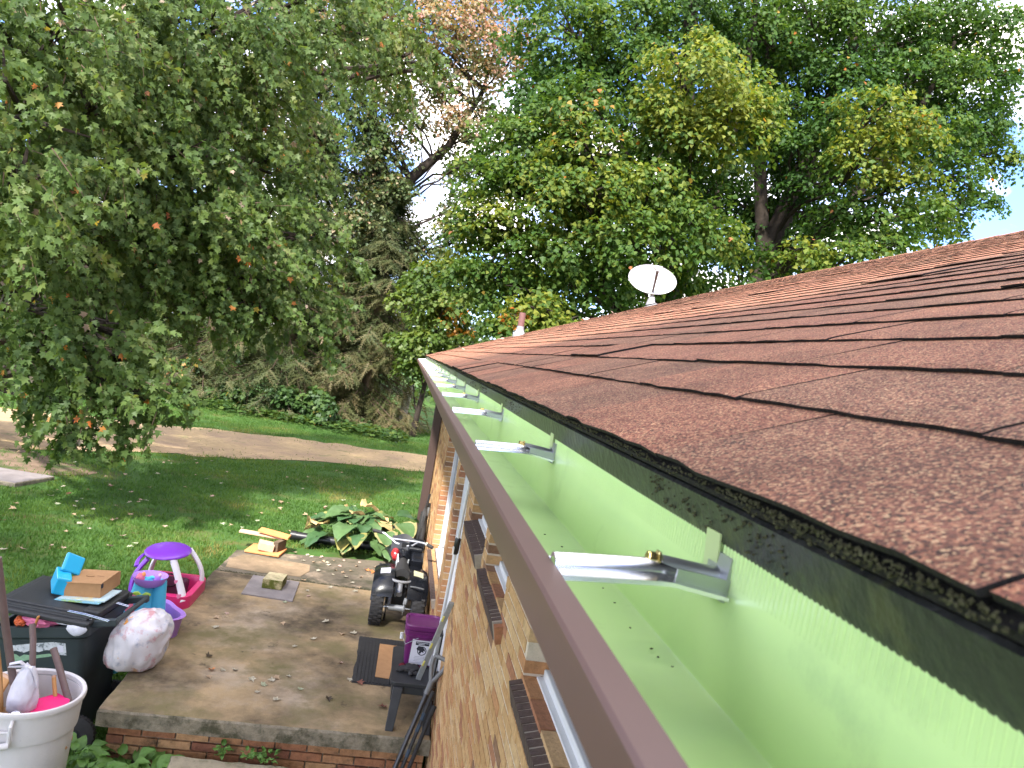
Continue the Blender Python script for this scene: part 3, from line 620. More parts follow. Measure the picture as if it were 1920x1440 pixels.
RED_LOBES = [(-4.22,24.6,11.13,1.34),(-3.20,25.7,12.48,1.34),(-1.69,25.2,11.75,1.26),(-0.32,24.8,12.71,1.43),(1.05,25.9,13.48,1.26),(0.57,25.4,11.78,1.18),(1.71,24.9,12.54,0.67),(-0.87,26.0,10.99,0.76),(-2.53,25.6,10.48,1.18),(-3.73,25.1,9.74,1.26),(-4.48,24.6,8.60,1.18),(-2.97,25.7,8.88,1.18),(-1.63,25.2,9.19,0.84),(0.47,24.8,10.00,0.76),(-1.73,25.9,7.58,0.92),(-3.38,25.4,7.33,1.18),(-1.89,24.9,6.67,0.84),(-0.69,26.0,6.56,0.59),(0.72,25.6,6.57,0.67),(0.88,25.1,7.57,0.67),(0.68,24.6,8.63,0.46),(-1.17,25.7,6.24,0.84),(-2.66,25.2,6.06,0.92),(0.84,24.8,5.61,0.67),(-0.14,25.9,5.38,0.50),(-1.78,25.4,13.34,1.34),(-3.73,24.9,13.03,1.51),(-0.33,26.0,14.30,1.51),(0.13,25.6,9.11,0.34),(-4.81,25.1,10.35,1.09),(-3.99,24.6,7.54,1.01),(-3.91,25.7,6.08,0.84),(-1.85,25.2,8.46,0.76),(-1.20,24.8,7.62,0.59),(-1.92,25.9,5.41,0.67),(1.08,25.4,10.84,0.50),(-1.43,24.9,10.16,0.67),(0.59,25.8,8.55,0.60),(0.92,25.8,9.86,0.60),(0.62,25.8,7.30,0.60),(0.29,25.8,5.99,0.55),(1.32,25.8,9.05,0.50),(1.08,25.8,6.67,0.50),(-0.86,25.8,9.85,0.50),(1.53,25.8,10.52,0.60),(-0.40,25.8,5.86,0.50),(-0.03,25.8,10.20,0.45)]
YOUNG_LOBES = [(0.08,23.5,4.84,0.75),(0.86,24.0,5.19,0.70),(-0.13,23.5,4.15,0.60),(0.70,23.2,3.95,0.80),(1.49,24.0,4.46,0.70),(0.38,23.2,2.92,0.70),(1.34,23.5,3.09,0.70),(0.04,23.2,2.06,0.45),(-0.25,23.4,2.82,0.40),(0.68,23.5,2.15,0.60)]
def limb_pts(a, b, sag, q, n=5):
    a, b = Vector(a), Vector(b); pts = []
    for i in range(n + 1):
        t = i / n; p = a.lerp(b, t); p.z += sag * math.sin(math.pi * t) * (b - a).length
        if 0 < i < n: p += Vector((q.uniform(-1, 1), q.uniform(-1, 1), q.uniform(-1, 1))) * .05 * (b - a).length
        pts.append(p)
    return pts
def trunk_part(pts, r, tree, mk, n=12, name='trunk'):
    b = MB(); b.tube(pts, r, n); return b.build(name, [mk], tree, smooth=True)
def along(pts, t):
    pts = [Vector(p) for p in pts]; x = t * (len(pts) - 1); i = min(int(x), len(pts) - 2); return pts[i].lerp(pts[i + 1], x - i)
def nearest_on(pts, c, below=.5):
    best = None
    for k in range(21):
        p = along(pts, k / 20)
        d = (p - Vector(c)).length + (3 if p.z > c[2] - below else 0)
        if best is None or d < best[0]: best = (d, p, k / 20)
    return best

def flat_sprays(lobes, dens, per, rs, droop, mean=.45):
    """layered flat sprays of leaves on the outside of each bough, tips drooping"""
    P, N, U, T = [], [], [], []
    for li, (x, y, z, r) in enumerate(lobes):
        ns = max(4, int(dens * r * r)); c = np.array((x, y, z))
        d = R.normal(size=(ns, 3)); d[:, 2] = d[:, 2] * .8 + .25; d = unit(d)
        rad = r * (1.0 - .55 * R.random(ns) ** 1.6); pc = c + d * rad[:, None] * np.array((1.12, 1.12, .85))
        n = unit(d * .55 + np.array((0, 0, .9)) + .25 * R.normal(size=(ns, 3)))
        lt = R.normal() * .07
        for i in range(ns):
            k = int(per * R.uniform(.6, 1.3)); s_ = rs * R.uniform(.6, 1.3) * (.6 + .4 * min(r, 1.2))
            a = R.random(k) * 6.283; q = s_ * np.sqrt(R.random(k))
            e1 = unit(np.cross(n[i], (0.3, .9, .1))); e2 = np.cross(n[i], e1)
            dirs = np.cos(a)[:, None] * e1 + np.sin(a)[:, None] * e2
            p = pc[i] + dirs * q[:, None]; p[:, 2] -= droop * q ** 2 / s_ ; p += .05 * R.normal(size=(k, 3))
            uu = unit(dirs * .8 + np.array((0, 0, -.55)) + .4 * R.normal(size=(k, 3)))
            P.append(p); U.append(uu); N.append(unit(n[i] + .45 * R.normal(size=(k, 3)) + dirs * .35)); T.append(np.clip(mean + lt + R.normal() * .07 + R.normal(size=k) * .11, 0, .86))
    return [np.concatenate(a) for a in (P, N, U, T)]
def hang_sprays(lobes, dens, per, ln, slope=(0.55, -.1, -.55)):
    """twigs hanging outward and down with leaves hanging from them"""
    P, N, U, T, tw = [], [], [], [], []
    for (x, y, z, r) in lobes:
        ns = max(5, int(dens * r * r)); c = np.array((x, y, z))
        st = c + unit(R.normal(size=(ns, 3))) * (r * R.random(ns) ** .5)[:, None] * np.array((1, 1, .85))
        d = unit(np.array(slope) + .45 * R.normal(size=(ns, 3)) + unit(st - c) * .5)
        lt = R.normal() * .06
        for i in range(ns):
            k = int(per * R.uniform(.6, 1.4)); L_ = ln * R.uniform(.6, 1.3) * (.55 + .45 * min(r, 1.1)); t = R.random(k)
            p = st[i] + d[i] * (t * L_)[:, None]; p[:, 2] -= .25 * L_ * t ** 2
            tw.append((st[i], st[i] + d[i] * L_ * .5 - np.array((0, 0, .0625 * L_)), st[i] + d[i] * L_ - np.array((0, 0, .25 * L_))))
            p += .042 * R.normal(size=(k, 3))
            uu = unit(d[i] * .45 + np.array((0, 0, -.85)) + .5 * R.normal(size=(k, 3)))
            nn = unit(np.array((.15, -.45, .65)) + .6 * R.normal(size=(k, 3)))
            P.append(p); U.append(uu); N.append(nn); T.append(np.clip(.42 + lt + R.normal() * .08 + R.normal(size=k) * .13, 0, .86))
    return [np.concatenate(a) for a in (P, N, U, T)], tw
def rare(T, frac, lo=.9, hi=1.):
    m = R.random(len(T)) < frac; T[m] = R.uniform(lo, hi, m.sum()); return T
def clump(P, T, c, r, frac, lo, hi):
    m = (((P - np.array(c)) ** 2).sum(1) < r * r) & (R.random(len(T)) < frac); T[m] = R.uniform(lo, hi, m.sum()); return T
def crown(name, tree, P, N, U, T, size, tv, tf, m):
    off = np.array(wloc(tree)); me = leaf_mesh(name, P - off, N, U, size * R.uniform(.7, 1.2, len(P)), T, tv, tf, m)
    return tag(link(name, me, tree), kind='stuff')

LG = [(0, (.026, .068, .016)), (.35, (.050, .105, .020)), (.55, (.080, .132, .024)), (.72, (.135, .175, .028)), (.86, (.20, .215, .035)), (.90, (.26, .19, .04)), (.95, (.42, .13, .03)), (1, (.40, .23, .17))]
M['leaf_near'] = mat('maple_leaf', (0, 0, 0), .5, .22, trans=.42, tint=[(0, (.040, .078, .022)), (.35, (.072, .122, .032)), (.6, (.100, .150, .040)), (.78, (.135, .170, .050)), (.86, (.15, .17, .05)), (.90, (.30, .24, .05)), (.95, (.48, .13, .04)), (1, (.36, .30, .24))])
M['leaf_mid'] = mat('big_maple_leaf', (0, 0, 0), .5, .2, trans=.42, tint=LG)
M['leaf_red'] = mat('turning_leaf', (0, 0, 0), .5, .35, trans=.36, tint=[(0, (.05, .085, .03)), (.35, (.10, .135, .05)), (.5, (.19, .17, .08)), (.65, (.33, .23, .15)), (.86, (.44, .25, .20)), (1, (.38, .17, .15))])
M['leaf_young'] = mat('yellow_green_leaf', (0, 0, 0), .5, .35, trans=.42, tint=[(0, (.04, .085, .018)), (.5, (.085, .14, .024)), (.86, (.16, .19, .035)), (.92, (.40, .22, .04)), (1, (.55, .20, .04))])
M['needle'] = mat('spruce_needle', (0, 0, 0), .6, .25, trans=.30, tint=[(0, (.022, .040, .016)), (.45, (.050, .072, .024)), (.75, (.085, .095, .034)), (1, (.14, .115, .055))])
M['shrub_leaf'] = mat('shrub_leaf', (0, 0, 0), .5, .3, trans=.35, tint=[(0, (.02, .05, .014)), (.5, (.05, .10, .025)), (.85, (.10, .15, .03)), (.93, (.30, .20, .05)), (1, (.32, .09, .05))])

def limbs(tree, trunk, lobes, mk, q, r0=.11, every=1, sag=.05):
    for i, l in enumerate(lobes):
        if i % every: continue
        d, p, t = nearest_on(trunk, l[:3], 1.2)
        ln = (Vector(l[:3]) - p).length
        if ln < .4: continue
        b = MB(); pts = limb_pts(p, l[:3], sag, q); rr = min(r0, .012 + ln * .016)
        b.tube(pts, [rr * (1 - .8 * k / 5) for k in range(6)], 7)
        e = Vector(l[:3])
        for k in range(4):                                 # forks inside the bough
            dd = Vector((q.uniform(-1, 1), q.uniform(-1, 1), q.uniform(-.3, .9))).normalized() * l[3] * q.uniform(.6, .95)
            b.tube([along(pts, .72 + .06 * k), e + dd * .5 + Vector((0, 0, .05)), e + dd], [rr * .4, rr * .25, rr * .08], 5)
        b.build('limb', [mk], tree, smooth=True)

# near maple over the lawn
q = random.Random(2)
tr = thing('maple_tree', (-8.3, 14.2, gz(0, 14)), 'tall green maple with drooping branches hanging low over the lawn and driveway', 'tree')
tp = [(-8.3, 14.2, -.1), (-8.0, 14.2, 1.6), (-7.4, 14.1, 3.4), (-6.3, 14.0, 5.4), (-5.3, 13.9, 7.6), (-4.7, 13.8, 10.5)]
trunk_part(tp, [.30, .25, .22, .18, .14, .05], tr, 'bark')
limbs(tr, tp, NEAR_LOBES, 'bark', q, .10, 1, .10)
(P, N, U, T), tw = hang_sprays(NEAR_LOBES[:37], 48, 46, .70)
(P2, N2, U2, T2), tw2 = hang_sprays(NEAR_LOBES[37:], 21, 36, .9)
P, N, U, T = (np.concatenate(a) for a in ((P, P2), (N, N2), (U, U2), (T, T2)))
T = rare(T, .005, .88, .97); T = rare(T, .006, .985, 1.)
crown('crown', tr, P, N, U, T, .088, MAPLE_V, MAPLE_F, M['leaf_near'])
b = MB()
for a in tw[::2]: b.tube(a, [.006, .004, .002], 3, cap=False)
tag(b.build('twig', ['twig'], tr), kind='stuff')

# the two big maples behind the house
def big_maple(loc, label, lobes, tps, rads, seed, frac, clumps):
    q = random.Random(seed); tr = thing('maple_tree', loc, label, 'tree')
    for i, (tp_, r_) in enumerate(zip(tps, rads)): trunk_part(tp_, r_, tr, 'bark', name='trunk' if i == 0 else 'stem')
    limbs(tr, tps[0], lobes, 'bark', q, .14, 1, .04)
    P, N, U, T = flat_sprays(lobes, 60, 32, .36, .6, .30); T = np.clip(T + .22 * np.clip((18.5 - P[:, 1]) / 2.5, -.6, 1), 0, .86)  # near leaves tinted paler, rear ones darker: sun and shade put into the colour
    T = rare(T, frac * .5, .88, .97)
    for c in clumps: T = clump(P, T, *c)  # yellow green clumps paint in sunlit boughs, orange ones are turning leaves
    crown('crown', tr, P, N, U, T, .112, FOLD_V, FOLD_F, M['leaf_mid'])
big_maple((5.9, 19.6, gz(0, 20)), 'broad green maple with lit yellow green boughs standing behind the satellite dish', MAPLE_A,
    [[(5.9, 19.6, -.1), (6.1, 19.5, 2.5), (6.2, 19.4, 5.5), (6.0, 19.4, 9), (5.6, 19.5, 13), (5.2, 19.6, 17)], [(6.1, 19.5, 2.4), (4.6, 19.2, 5), (3.4, 18.8, 8), (2.8, 18.9, 11)], [(6.15, 19.4, 4), (7.2, 19.8, 7), (7.6, 20, 11), (7.5, 20, 15)]],
    [[.42, .34, .29, .24, .17, .06], [.22, .17, .12, .05], [.2, .16, .11, .05]], 4, .006,
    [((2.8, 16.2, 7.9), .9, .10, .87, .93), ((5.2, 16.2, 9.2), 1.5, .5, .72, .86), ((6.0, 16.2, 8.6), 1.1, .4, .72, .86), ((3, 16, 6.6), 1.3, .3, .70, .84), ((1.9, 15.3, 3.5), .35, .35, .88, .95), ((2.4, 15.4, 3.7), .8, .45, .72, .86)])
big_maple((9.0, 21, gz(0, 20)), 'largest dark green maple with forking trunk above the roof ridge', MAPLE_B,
    [[(9.0, 21, -.1), (9.1, 20.8, 3.5), (9.3, 20.6, 6.8), (9.9, 20.6, 9.2), (10.7, 20.6, 12.8), (11.2, 20.6, 16.5)], [(9.3, 20.6, 6.4), (8.6, 20.6, 9.5), (8.4, 20.7, 13), (8.6, 20.8, 16.5)], [(9.2, 20.6, 5.6), (10.8, 20.2, 8), (12.4, 20, 10.5), (13.4, 20, 13.5)]],
    [[.45, .37, .31, .26, .18, .06], [.2, .17, .12, .05], [.2, .16, .11, .05]], 9, .006,
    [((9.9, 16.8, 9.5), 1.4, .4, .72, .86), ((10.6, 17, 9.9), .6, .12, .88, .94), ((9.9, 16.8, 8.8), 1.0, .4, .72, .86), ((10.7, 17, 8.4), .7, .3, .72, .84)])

# unseen maple added left of the frame to shade porch, gutter and near roof
q = random.Random(31); tr = thing('maple_tree', (-8.6, -1.5, gz(0, 0)), 'leafy maple unseen beyond the left edge, added to shade porch and gutter', 'tree')
tp = [(-8.6, -1.5, -.6), (-8.4, -1.2, 2.5), (-7.6, -.4, 5), (-6.4, .4, 7.5), (-5.6, .8, 9.5)]
SHADE, SHADE2 = [], []
for a in np.arange(-5.6, 5.7, 1.25):
    for b_ in np.arange(-2.6, .8 if a > 1.5 else 1.9, 1.25):
        for z in (6.2, 7.6, 9.0):
            (SHADE2 if a < .7 else SHADE).append((-4.2 - .38 * (z - 7) - .71 * a + .71 * b_ + q.uniform(-.3, .3), .5 - .82 * (z - 7) + .71 * a + .71 * b_ + q.uniform(-.3, .3), z + q.uniform(-.4, .4), 1.05))
trunk_part(tp, [.34, .29, .23, .16, .06], tr, 'bark'); limbs(tr, tp, SHADE[::6], 'bark', q, .1)
P, N, U, T = (np.concatenate(k) for k in zip(flat_sprays(SHADE, 4.2, 14, .55, .5), flat_sprays(SHADE2, 10, 14, .55, .5)))
ok = np.array([not seen(p, 90) for p in P]); P, N, U, T = P[ok], N[ok], U[ok], T[ok]
crown('crown', tr, P, N, U, T, .24, FOLD_V, FOLD_F, M['leaf_mid'])

# reddening maple behind the spruces
q = random.Random(6)
tr = thing('maple_tree', (-1.9, 26.6, gz(0, 29)), 'tall maple turning pinkish red behind the spruces with sky between branches', 'tree')
tp = [(-1.9, 26.6, -.1), (-1.8, 26.4, 3), (-1.6, 26, 6.2), (-.95, 25.8, 8.15), (.08, 25.8, 9.4), (.9, 25.8, 11.3), (1.2, 25.8, 13.5)]
trunk_part(tp, [.36, .3, .25, .19, .13, .07, .03], tr, 'bark')
trunk_part([(-1.6, 26, 6.1), (-2.4, 25.8, 9.4), (-2.8, 25.8, 12.5), (-2.7, 26, 16)], [.2, .15, .1, .04], tr, 'bark', name='stem')
limbs(tr, tp, RED_LOBES, 'bark', q, .10, 1, .05)
P, N, U, T = flat_sprays(RED_LOBES, 46, 26, .45, .5)
pt = np.array([noise.noise(Vector(p) * .55) for p in P]); T = np.clip(T - .15 + .22 * np.clip((P[:, 2] - 9) / 6, -.2, .9) + .16 * np.clip((P[:, 0] + 1) / 2.5, -.5, 1) * (P[:, 2] > 9) + .30 * pt + R.normal(size=len(T)) * .11, 0, 1)
crown('crown', tr, P, N, U, T, .12, FOLD_V, FOLD_F, M['leaf_red'])

# young maple with orange leaves past the end of the house
q = random.Random(8)
tr = thing('young_maple', (.40, 23.6, gz(0, 23)), 'small yellow green maple with a few orange leaves beyond the gutter end', 'tree')
tp = [(.40, 23.6, -.1), (.48, 23.5, .9), (.56, 23.5, 1.9), (.62, 23.6, 3.6), (.7, 23.7, 5.3)]
trunk_part(tp, [.10, .08, .065, .045, .015], tr, 'bark'); limbs(tr, tp, YOUNG_LOBES, 'bark', q, .035)
P, N, U, T = flat_sprays(YOUNG_LOBES, 60, 30, .36, .5)
T = clump(P, T, (.95, 23.0, 3.75), .55, .6, .90, 1.); T = clump(P, T, (1.5, 23.2, 3.3), .35, .4, .9, 1.); T = clump(P, T, (.2, 23.3, 5.3), .5, .5, .78, .88)
crown('crown', tr, P, N, U, T, .14, STAR_V, STAR_F, M['leaf_young'])

# spruces
SPV, SPF = [], []
for i in range(7):
    for s_ in (-1, 1):
        y0 = .10 + .125 * i; a = len(SPV); w = .17 * (1 - .55 * i / 6)
        SPV += [(0, y0 - .035, 0), (0, y0 + .035, 0), (s_ * w, y0 + .13, -.04 if i % 2 else .05)]; SPF.append((a, a + 1, a + 2))
a = len(SPV); SPV += [(-.02, 0, 0), (.02, 0, 0), (0, 1.08, 0)]; SPF.append((a, a + 1, a + 2))
def spruce(loc, label, H, rad, seed, nb, z0, brown=.0, trunkr=.22, bare=0.):
    q = random.Random(seed); tr = thing('spruce_tree', loc, label, 'tree'); x0, y0, zb = loc
    trunk_part([(x0, y0, zb - .05), (x0 + .12, y0, zb + 1.4), (x0 + .05, y0, zb + H * .5), (x0, y0, zb + H)], [trunkr, trunkr * .85, trunkr * .5, .02], tr, 'bark_pale')
    P, N, U, T = [], [], [], []; bo = MB()
    for i in range(nb):
        h = z0 + (1 - z0) * (i / nb) ** 1.15; a = q.uniform(0, 6.283)
        L_ = rad * (1 - h) ** .8 * q.uniform(.7, 1.12) + .25
        dr = np.array((math.cos(a), math.sin(a), 0)); t = np.linspace(0, 1, 26)
        p = np.array((x0, y0, zb + h * H)) + dr * (t * L_)[:, None]; p[:, 2] += L_ * (-.30 * t - .22 * t ** 2 + .20 * t ** 4)
        if bare and abs(math.cos(a) * .97 + .1) < .55 and math.sin(a) < -.3 and h < .22: continue
        p[:, 2] = np.maximum(p[:, 2], zb + .12 + .25 * R.random(26))
        bo.tube([p[0], p[9], p[17], p[25]], [.03, .02, .012, .004], 4, cap=False)
        side = np.array((-dr[1], dr[0], 0))
        for rep in range(2):
            m = t > .12; k = m.sum(); sgn = R.choice([-1., 1.], k)
            pp = p[m] + R.normal(size=(k, 3)) * .05
            hang = R.uniform(.15, 1.0, k)
            uu = unit(dr * .45 + side * (sgn * R.uniform(.3, 1.1, k))[:, None] + np.array((0, 0, -1.)) * hang[:, None] * 1.2)
            P.append(pp); U.append(uu); N.append(unit(np.array((0, 0, .6)) + dr * .5 + .5 * R.normal(size=(k, 3))))
            T.append(np.clip(.35 + .25 * t[m] + brown * (1 - h) + .14 * R.normal(size=k), 0, 1))
    P, N, U, T = [np.concatenate(a) for a in (P, N, U, T)]
    crown('crown', tr, P, N, U, T, .52, SPV, SPF, M['needle'])
    tag(bo.build('bough', ['twig'], tr), kind='stuff')
spruce((-1.35, 25.2, -.03), 'dark drooping spruce nearest the gutter end with branches down to the grass', 8.2, 2.2, 3, 210, .02, .35)
spruce((-4.0, 25.6, -.03), 'spruce with a bare pale trunk showing under its skirt of branches', 9.5, 2.9, 5, 200, .13, .12, .2)
spruce((-6.6, 26.2, -.03), 'olive green spruce behind the hanging maple branch', 10, 2.9, 7, 200, .06, .12)
spruce((-10.2, 27, -.03), 'dark spruce farthest to the left behind the maple foliage', 12, 3.2, 9, 150, .05, .05)
spruce((-2.6, 28.2, -.03), 'tall shaded spruce standing in the gap behind the other spruces', 10.5, 2.6, 12, 150, .05, .05)

# shrubs and undergrowth along the trees
def shrub(loc, r, h, label, name='shrub', hot=0., n=260, size=.14, m='shrub_leaf', stems=5, cat='shrub'):
    t = thing(name, loc, label, cat); q = random.Random(int(abs(loc[0]) * 100)); b = MB()
    for k in range(stems):
        a = q.uniform(0, 6.28); b.tube([loc, Vector(loc) + Vector((math.cos(a) * r * .4, math.sin(a) * r * .4, h * .5)), Vector(loc) + Vector((math.cos(a) * r * .8, math.sin(a) * r * .6, h * .95))], [.012, .009, .004], 4)
    b.build('stem', ['twig'], t)
    lob = [(loc[0] + q.uniform(-.6, .6) * r, loc[1] + q.uniform(-.5, .5) * r, loc[2] + h * q.uniform(.25, .8), r * .42) for _ in range(6)]
    P, N, U, T = flat_sprays(lob, n / 20 / (r * r * .18), 22, .2 * max(r, .5), .4)
    P[:, 2] = np.maximum(P[:, 2], loc[2] + .03)
    T = rare(T, hot, .88, 1.); crown('foliage', t, P, N, U, T, size, STAR_V, STAR_F, M[m]); return t
for i, (x, y, r, h, lab, hot) in enumerate([(-6.85, 24.6, .6, 1.35, 'little shrub with sparse yellowing leaves below the hanging maple branch', .30), (-5.6, 24.4, .7, .8, 'low green bush at the spruce skirt beside the yellowing shrub', .0), (-4.6, 23.9, .6, .7, 'low bush with a few red leaves before the bare spruce trunk', .03),
     (-3.5, 23.7, .8, .9, 'bright green bush growing beside the bare spruce trunk', .0), (-2.7, 23.4, .7, 1.25, 'dark leafy bush between the two nearest spruces', .0), (-2.0, 23.0, .55, .7, 'small bush with rusty stems under the drooping spruce', .03), (-8.2, 24.6, .9, 1.1, 'shaded bush behind the tip of the maple branch', .05)]):
    shrub((x, y, -.03), r, h, lab, hot=hot)
# low ground cover in front of the spruces
P, N, U, T = [], [], [], []
k = 5200; x = R.uniform(-9, .2, k); y = 23.6 - .33 * (x + 5) * .35 + R.normal(size=k) * .55 + np.where(x > -3, -.25 * (x + 3), 0)
P = np.stack([x, y, np.full(k, .02) + .16 * R.random(k)], 1); U = unit(np.concatenate([R.normal(size=(k, 2)), np.full((k, 1), .1)], 1)); N = unit(np.array((0, 0, 1.)) + .4 * R.normal(size=(k, 3)))
T = np.clip(.5 + .18 * R.normal(size=k), 0, .86)
tag(link('ground_cover', leaf_mesh('ground_cover', P, N, U, R.uniform(.08, .18, k), T, STAR_V, STAR_F, [M['shrub_leaf']])), 'low leafy ground cover along the foot of the spruces', 'plants', kind='stuff')
# wood further back
lob = [(x + q.uniform(-1, 1), 44 + q.uniform(-4, 6), q.uniform(.5, 6.0), q.uniform(1.6, 2.8)) for x in np.arange(-34, 44, 1.5) for _ in range(2)]
P, N, U, T = flat_sprays(lob, 3.5, 18, 1.0, .4); T = np.clip(T - .1, 0, .8)
tag(link('distant_wood', leaf_mesh('distant_wood', P, N, U, R.uniform(.35, .6, len(P)), T, KITE_V, KITE_F, [M['leaf_mid']])), 'far wood closing the view behind the trees', 'wood', kind='stuff')
# far tree right of the ridge
shrub((33, 44, .0), 2.6, 13.2, 'distant pale tree top showing over the roof ridge at the picture edge', 'distant_tree', .02, 350, .5, 'leaf_mid', 6, 'tree')
# leaning pale post by the young maple
po = thing('pale_post', (.0, 25.6, -.03), 'pale leaning post beside the dark spruce and the young maple', 'post')
b = MB(); b.tube([(-.02, 25.6, -.05), (.06, 25.6, .7), (.14, 25.6, 1.5)], [.15, .13, .11], 10); b.build('post', [mat('pale_bark', (.42, .38, .33), .9, .2, var=.4, vscale=5)], po, smooth=True)
PORCH_LEAVES = [(-1.30,6.90),(-1.26,6.68),(-1.25,7.03),(-0.74,6.94),(-0.62,7.77),(-0.82,7.51),(-0.56,6.47),(-0.44,6.68),(-0.12,6.91),(-0.21,6.85),(-1.01,5.87),(-0.92,5.90),(-0.77,5.76),(-0.67,5.70),(-0.69,5.58),(-0.53,5.89),(-0.64,5.79),(-0.60,5.83),(-0.17,6.24),(-0.07,5.93),(-0.39,7.11),(-0.65,7.92),(-0.98,9.29),(-0.85,8.99),(-0.77,9.18),(-0.72,8.97),(-0.82,9.24),(-0.55,8.93),(-0.58,9.03),(-0.42,8.95),(-0.40,9.20),(-0.64,8.67),(-0.31,8.56),(-0.23,8.39),(-0.19,8.08),(-0.03,9.09),(-0.24,9.03),(-0.47,8.60),(-0.51,9.15),(-0.62,9.06),(-1.13,9.43),(-0.74,8.25),(-0.44,8.11),(-0.15,8.63),(-0.15,8.22),(-0.67,9.23),(-0.45,8.77),(-0.29,8.82),(-0.21,9.21),(-0.36,8.72),(-0.41,5.70),(-0.54,5.49),(-1.07,5.73)]
LAWN_LEAVES = [(-5.81,12.93),(-5.66,13.04),(-5.63,13.45),(-4.89,12.74),(-5.05,13.75),(-4.71,14.47),(-3.86,13.95),(-3.99,12.32),(-3.63,12.66),(-4.36,11.08),(-3.87,11.43),(-3.68,11.28),(-3.53,11.22),(-3.41,11.65),(-4.12,10.68),(-4.25,10.47),(-3.89,10.50),(-4.39,9.86),(-4.29,9.59),(-4.13,9.06),(-3.63,9.67),(-3.54,10.00),(-3.65,10.31),(-3.10,9.99),(-2.89,10.00),(-2.59,9.67),(-3.27,9.17),(-3.43,8.94),(-3.18,9.68),(-2.86,9.06),(-3.69,8.23),(-3.54,8.29),(-3.36,8.45),(-3.22,8.43),(-2.65,8.70),(-2.65,8.83),(-2.83,8.64),(-3.19,10.83),(-4.00,10.10),(-3.39,10.32),(-3.42,9.33),(-4.16,12.02),(-1.58,11.88),(-1.46,11.89),(-1.52,11.45),(-1.14,11.26),(-1.00,11.35),(-0.92,11.95),(-1.67,10.57),(-1.84,10.78),(-1.92,10.13),(-1.71,11.02),(-1.20,10.24),(-0.51,12.31),(0.28,13.08),(-2.53,11.63),(-1.59,11.87),(-0.71,12.66),(-2.02,10.14),(-2.89,10.00),(-3.33,10.60),(-0.12,15.05),(-1.43,13.10),(-3.64,12.65),(-3.88,11.48)]

# ---------------------------------------------------------------- porch
porch = thing('concrete_porch', (-.5, 6.5, -.55), 'low concrete porch slab on stained brick base along the house wall', 'porch')
def slab_poly(pts, z0, z1, name, mats, parent, jit=.004, step=.07, seed=1):
    q = random.Random(seed); out = []
    for (a, b) in zip(pts, pts[1:] + pts[:1]):
        n = max(1, int(math.hypot(b[0] - a[0], b[1] - a[1]) / step))
        for k in range(n): t = k / n; out.append((a[0] + (b[0] - a[0]) * t + q.uniform(-jit, jit), a[1] + (b[1] - a[1]) * t + q.uniform(-jit, jit)))
    b = MB(); n = len(out); cx, cy = sum(p[0] for p in out) / n, sum(p[1] for p in out) / n
    def ins(p, d): l = math.hypot(p[0] - cx, p[1] - cy); return (p[0] - (p[0] - cx) / l * d, p[1] - (p[1] - cy) / l * d)
    rings = [[(*p, z0) for p in out], [(*p, z1 - .016 + q.uniform(-.004, .003)) for p in out], [(*ins(p, .010), z1 - .003) for p in out], [(*ins(p, .024), z1) for p in out]]
    vs = sum(rings, []); fs, mi = [], []
    for j in range(3):
        for i in range(n): fs.append((j * n + i, j * n + (i + 1) % n, (j + 1) * n + (i + 1) % n, (j + 1) * n + i)); mi.append(1 if j < 2 else 0)
    fs.append(tuple(range(3 * n, 4 * n))); mi.append(0); fs.append(tuple(range(n))[::-1]); mi.append(1)
    b.v, b.f, b.m = vs, fs, mi
    return b.build(name, mats, parent)
slab_poly([(-1.615, 5.125), (.544, 5.135), (.544, 8.185), (-1.66, 8.25)], -.112, 0, 'slab', ['concrete', 'concrete_edge'], porch, seed=2)
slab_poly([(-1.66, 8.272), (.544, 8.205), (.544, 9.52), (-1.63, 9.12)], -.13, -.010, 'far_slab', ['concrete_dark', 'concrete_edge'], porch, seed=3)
b = MB(); b.box((-.51, 6.70, -.345), (2.02, 3.02, .45)); base = b.build('base', ['mortar_dark'], porch)
PL, PP = .213, .062
for rowi in range(7):
    z = -.118 - PP * (rowi + .5)
    for k in range(12):
        x0 = -1.545 + k * PL - (PL / 2 if rowi % 2 else 0); a, c = max(x0 + .005, -1.545), min(x0 + PL - .005, .515)
        if c - a < .03: continue
        mk = 'pbrick%d' % rnd.choice([0, 0, 1, 1, 2, 3])
        link('brick', brick_mesh(mk, rnd.randrange(3)), base, Vector(((a + c) / 2, 5.215 + rnd.uniform(-.002, .002), z)) - wloc(base), None, (c - a, .09, PP - .011))
    for k in range(5):
        y0 = 5.27 + k * PL + (PL / 2 if rowi % 2 else 0)
        link('brick', brick_mesh('pbrick%d' % rnd.randrange(3), rnd.randrange(3)), base, Vector((-1.505, y0 + .1, z)) - wloc(base), None, (.09, PL - .01, PP - .011))
slab_poly([(-1.10, 4.25), (-.35, 4.25), (-.35, 5.02), (-1.09, 5.03)], -.56, -.20, 'step', ['step', 'concrete_edge'], porch, .008, .06, 6)
b = MB(); q = random.Random(12); cx_, cy_ = -1.17, 8.60
pl_ = [(-1.58, 8.42), (-1.2, 8.38), (-.78, 8.40), (-.72, 8.62), (-.76, 8.86), (-1.15, 8.92), (-1.5, 8.95), (-1.60, 8.7)]
b.prism([(x + q.uniform(-.015, .015), y + q.uniform(-.015, .015)) for x, y in pl_], .004, lambda u, v, w: (u, v, -.0095 + w)); M['patch'] = mat('repair_patch', (.30, .215, .135), .92, .2, var=.3, vscale=6, bump=.3, bscale=90, patch=[((.16, .12, .075), 2.4, .52, .14)])
b.build('repair_patch', ['patch'], porch)
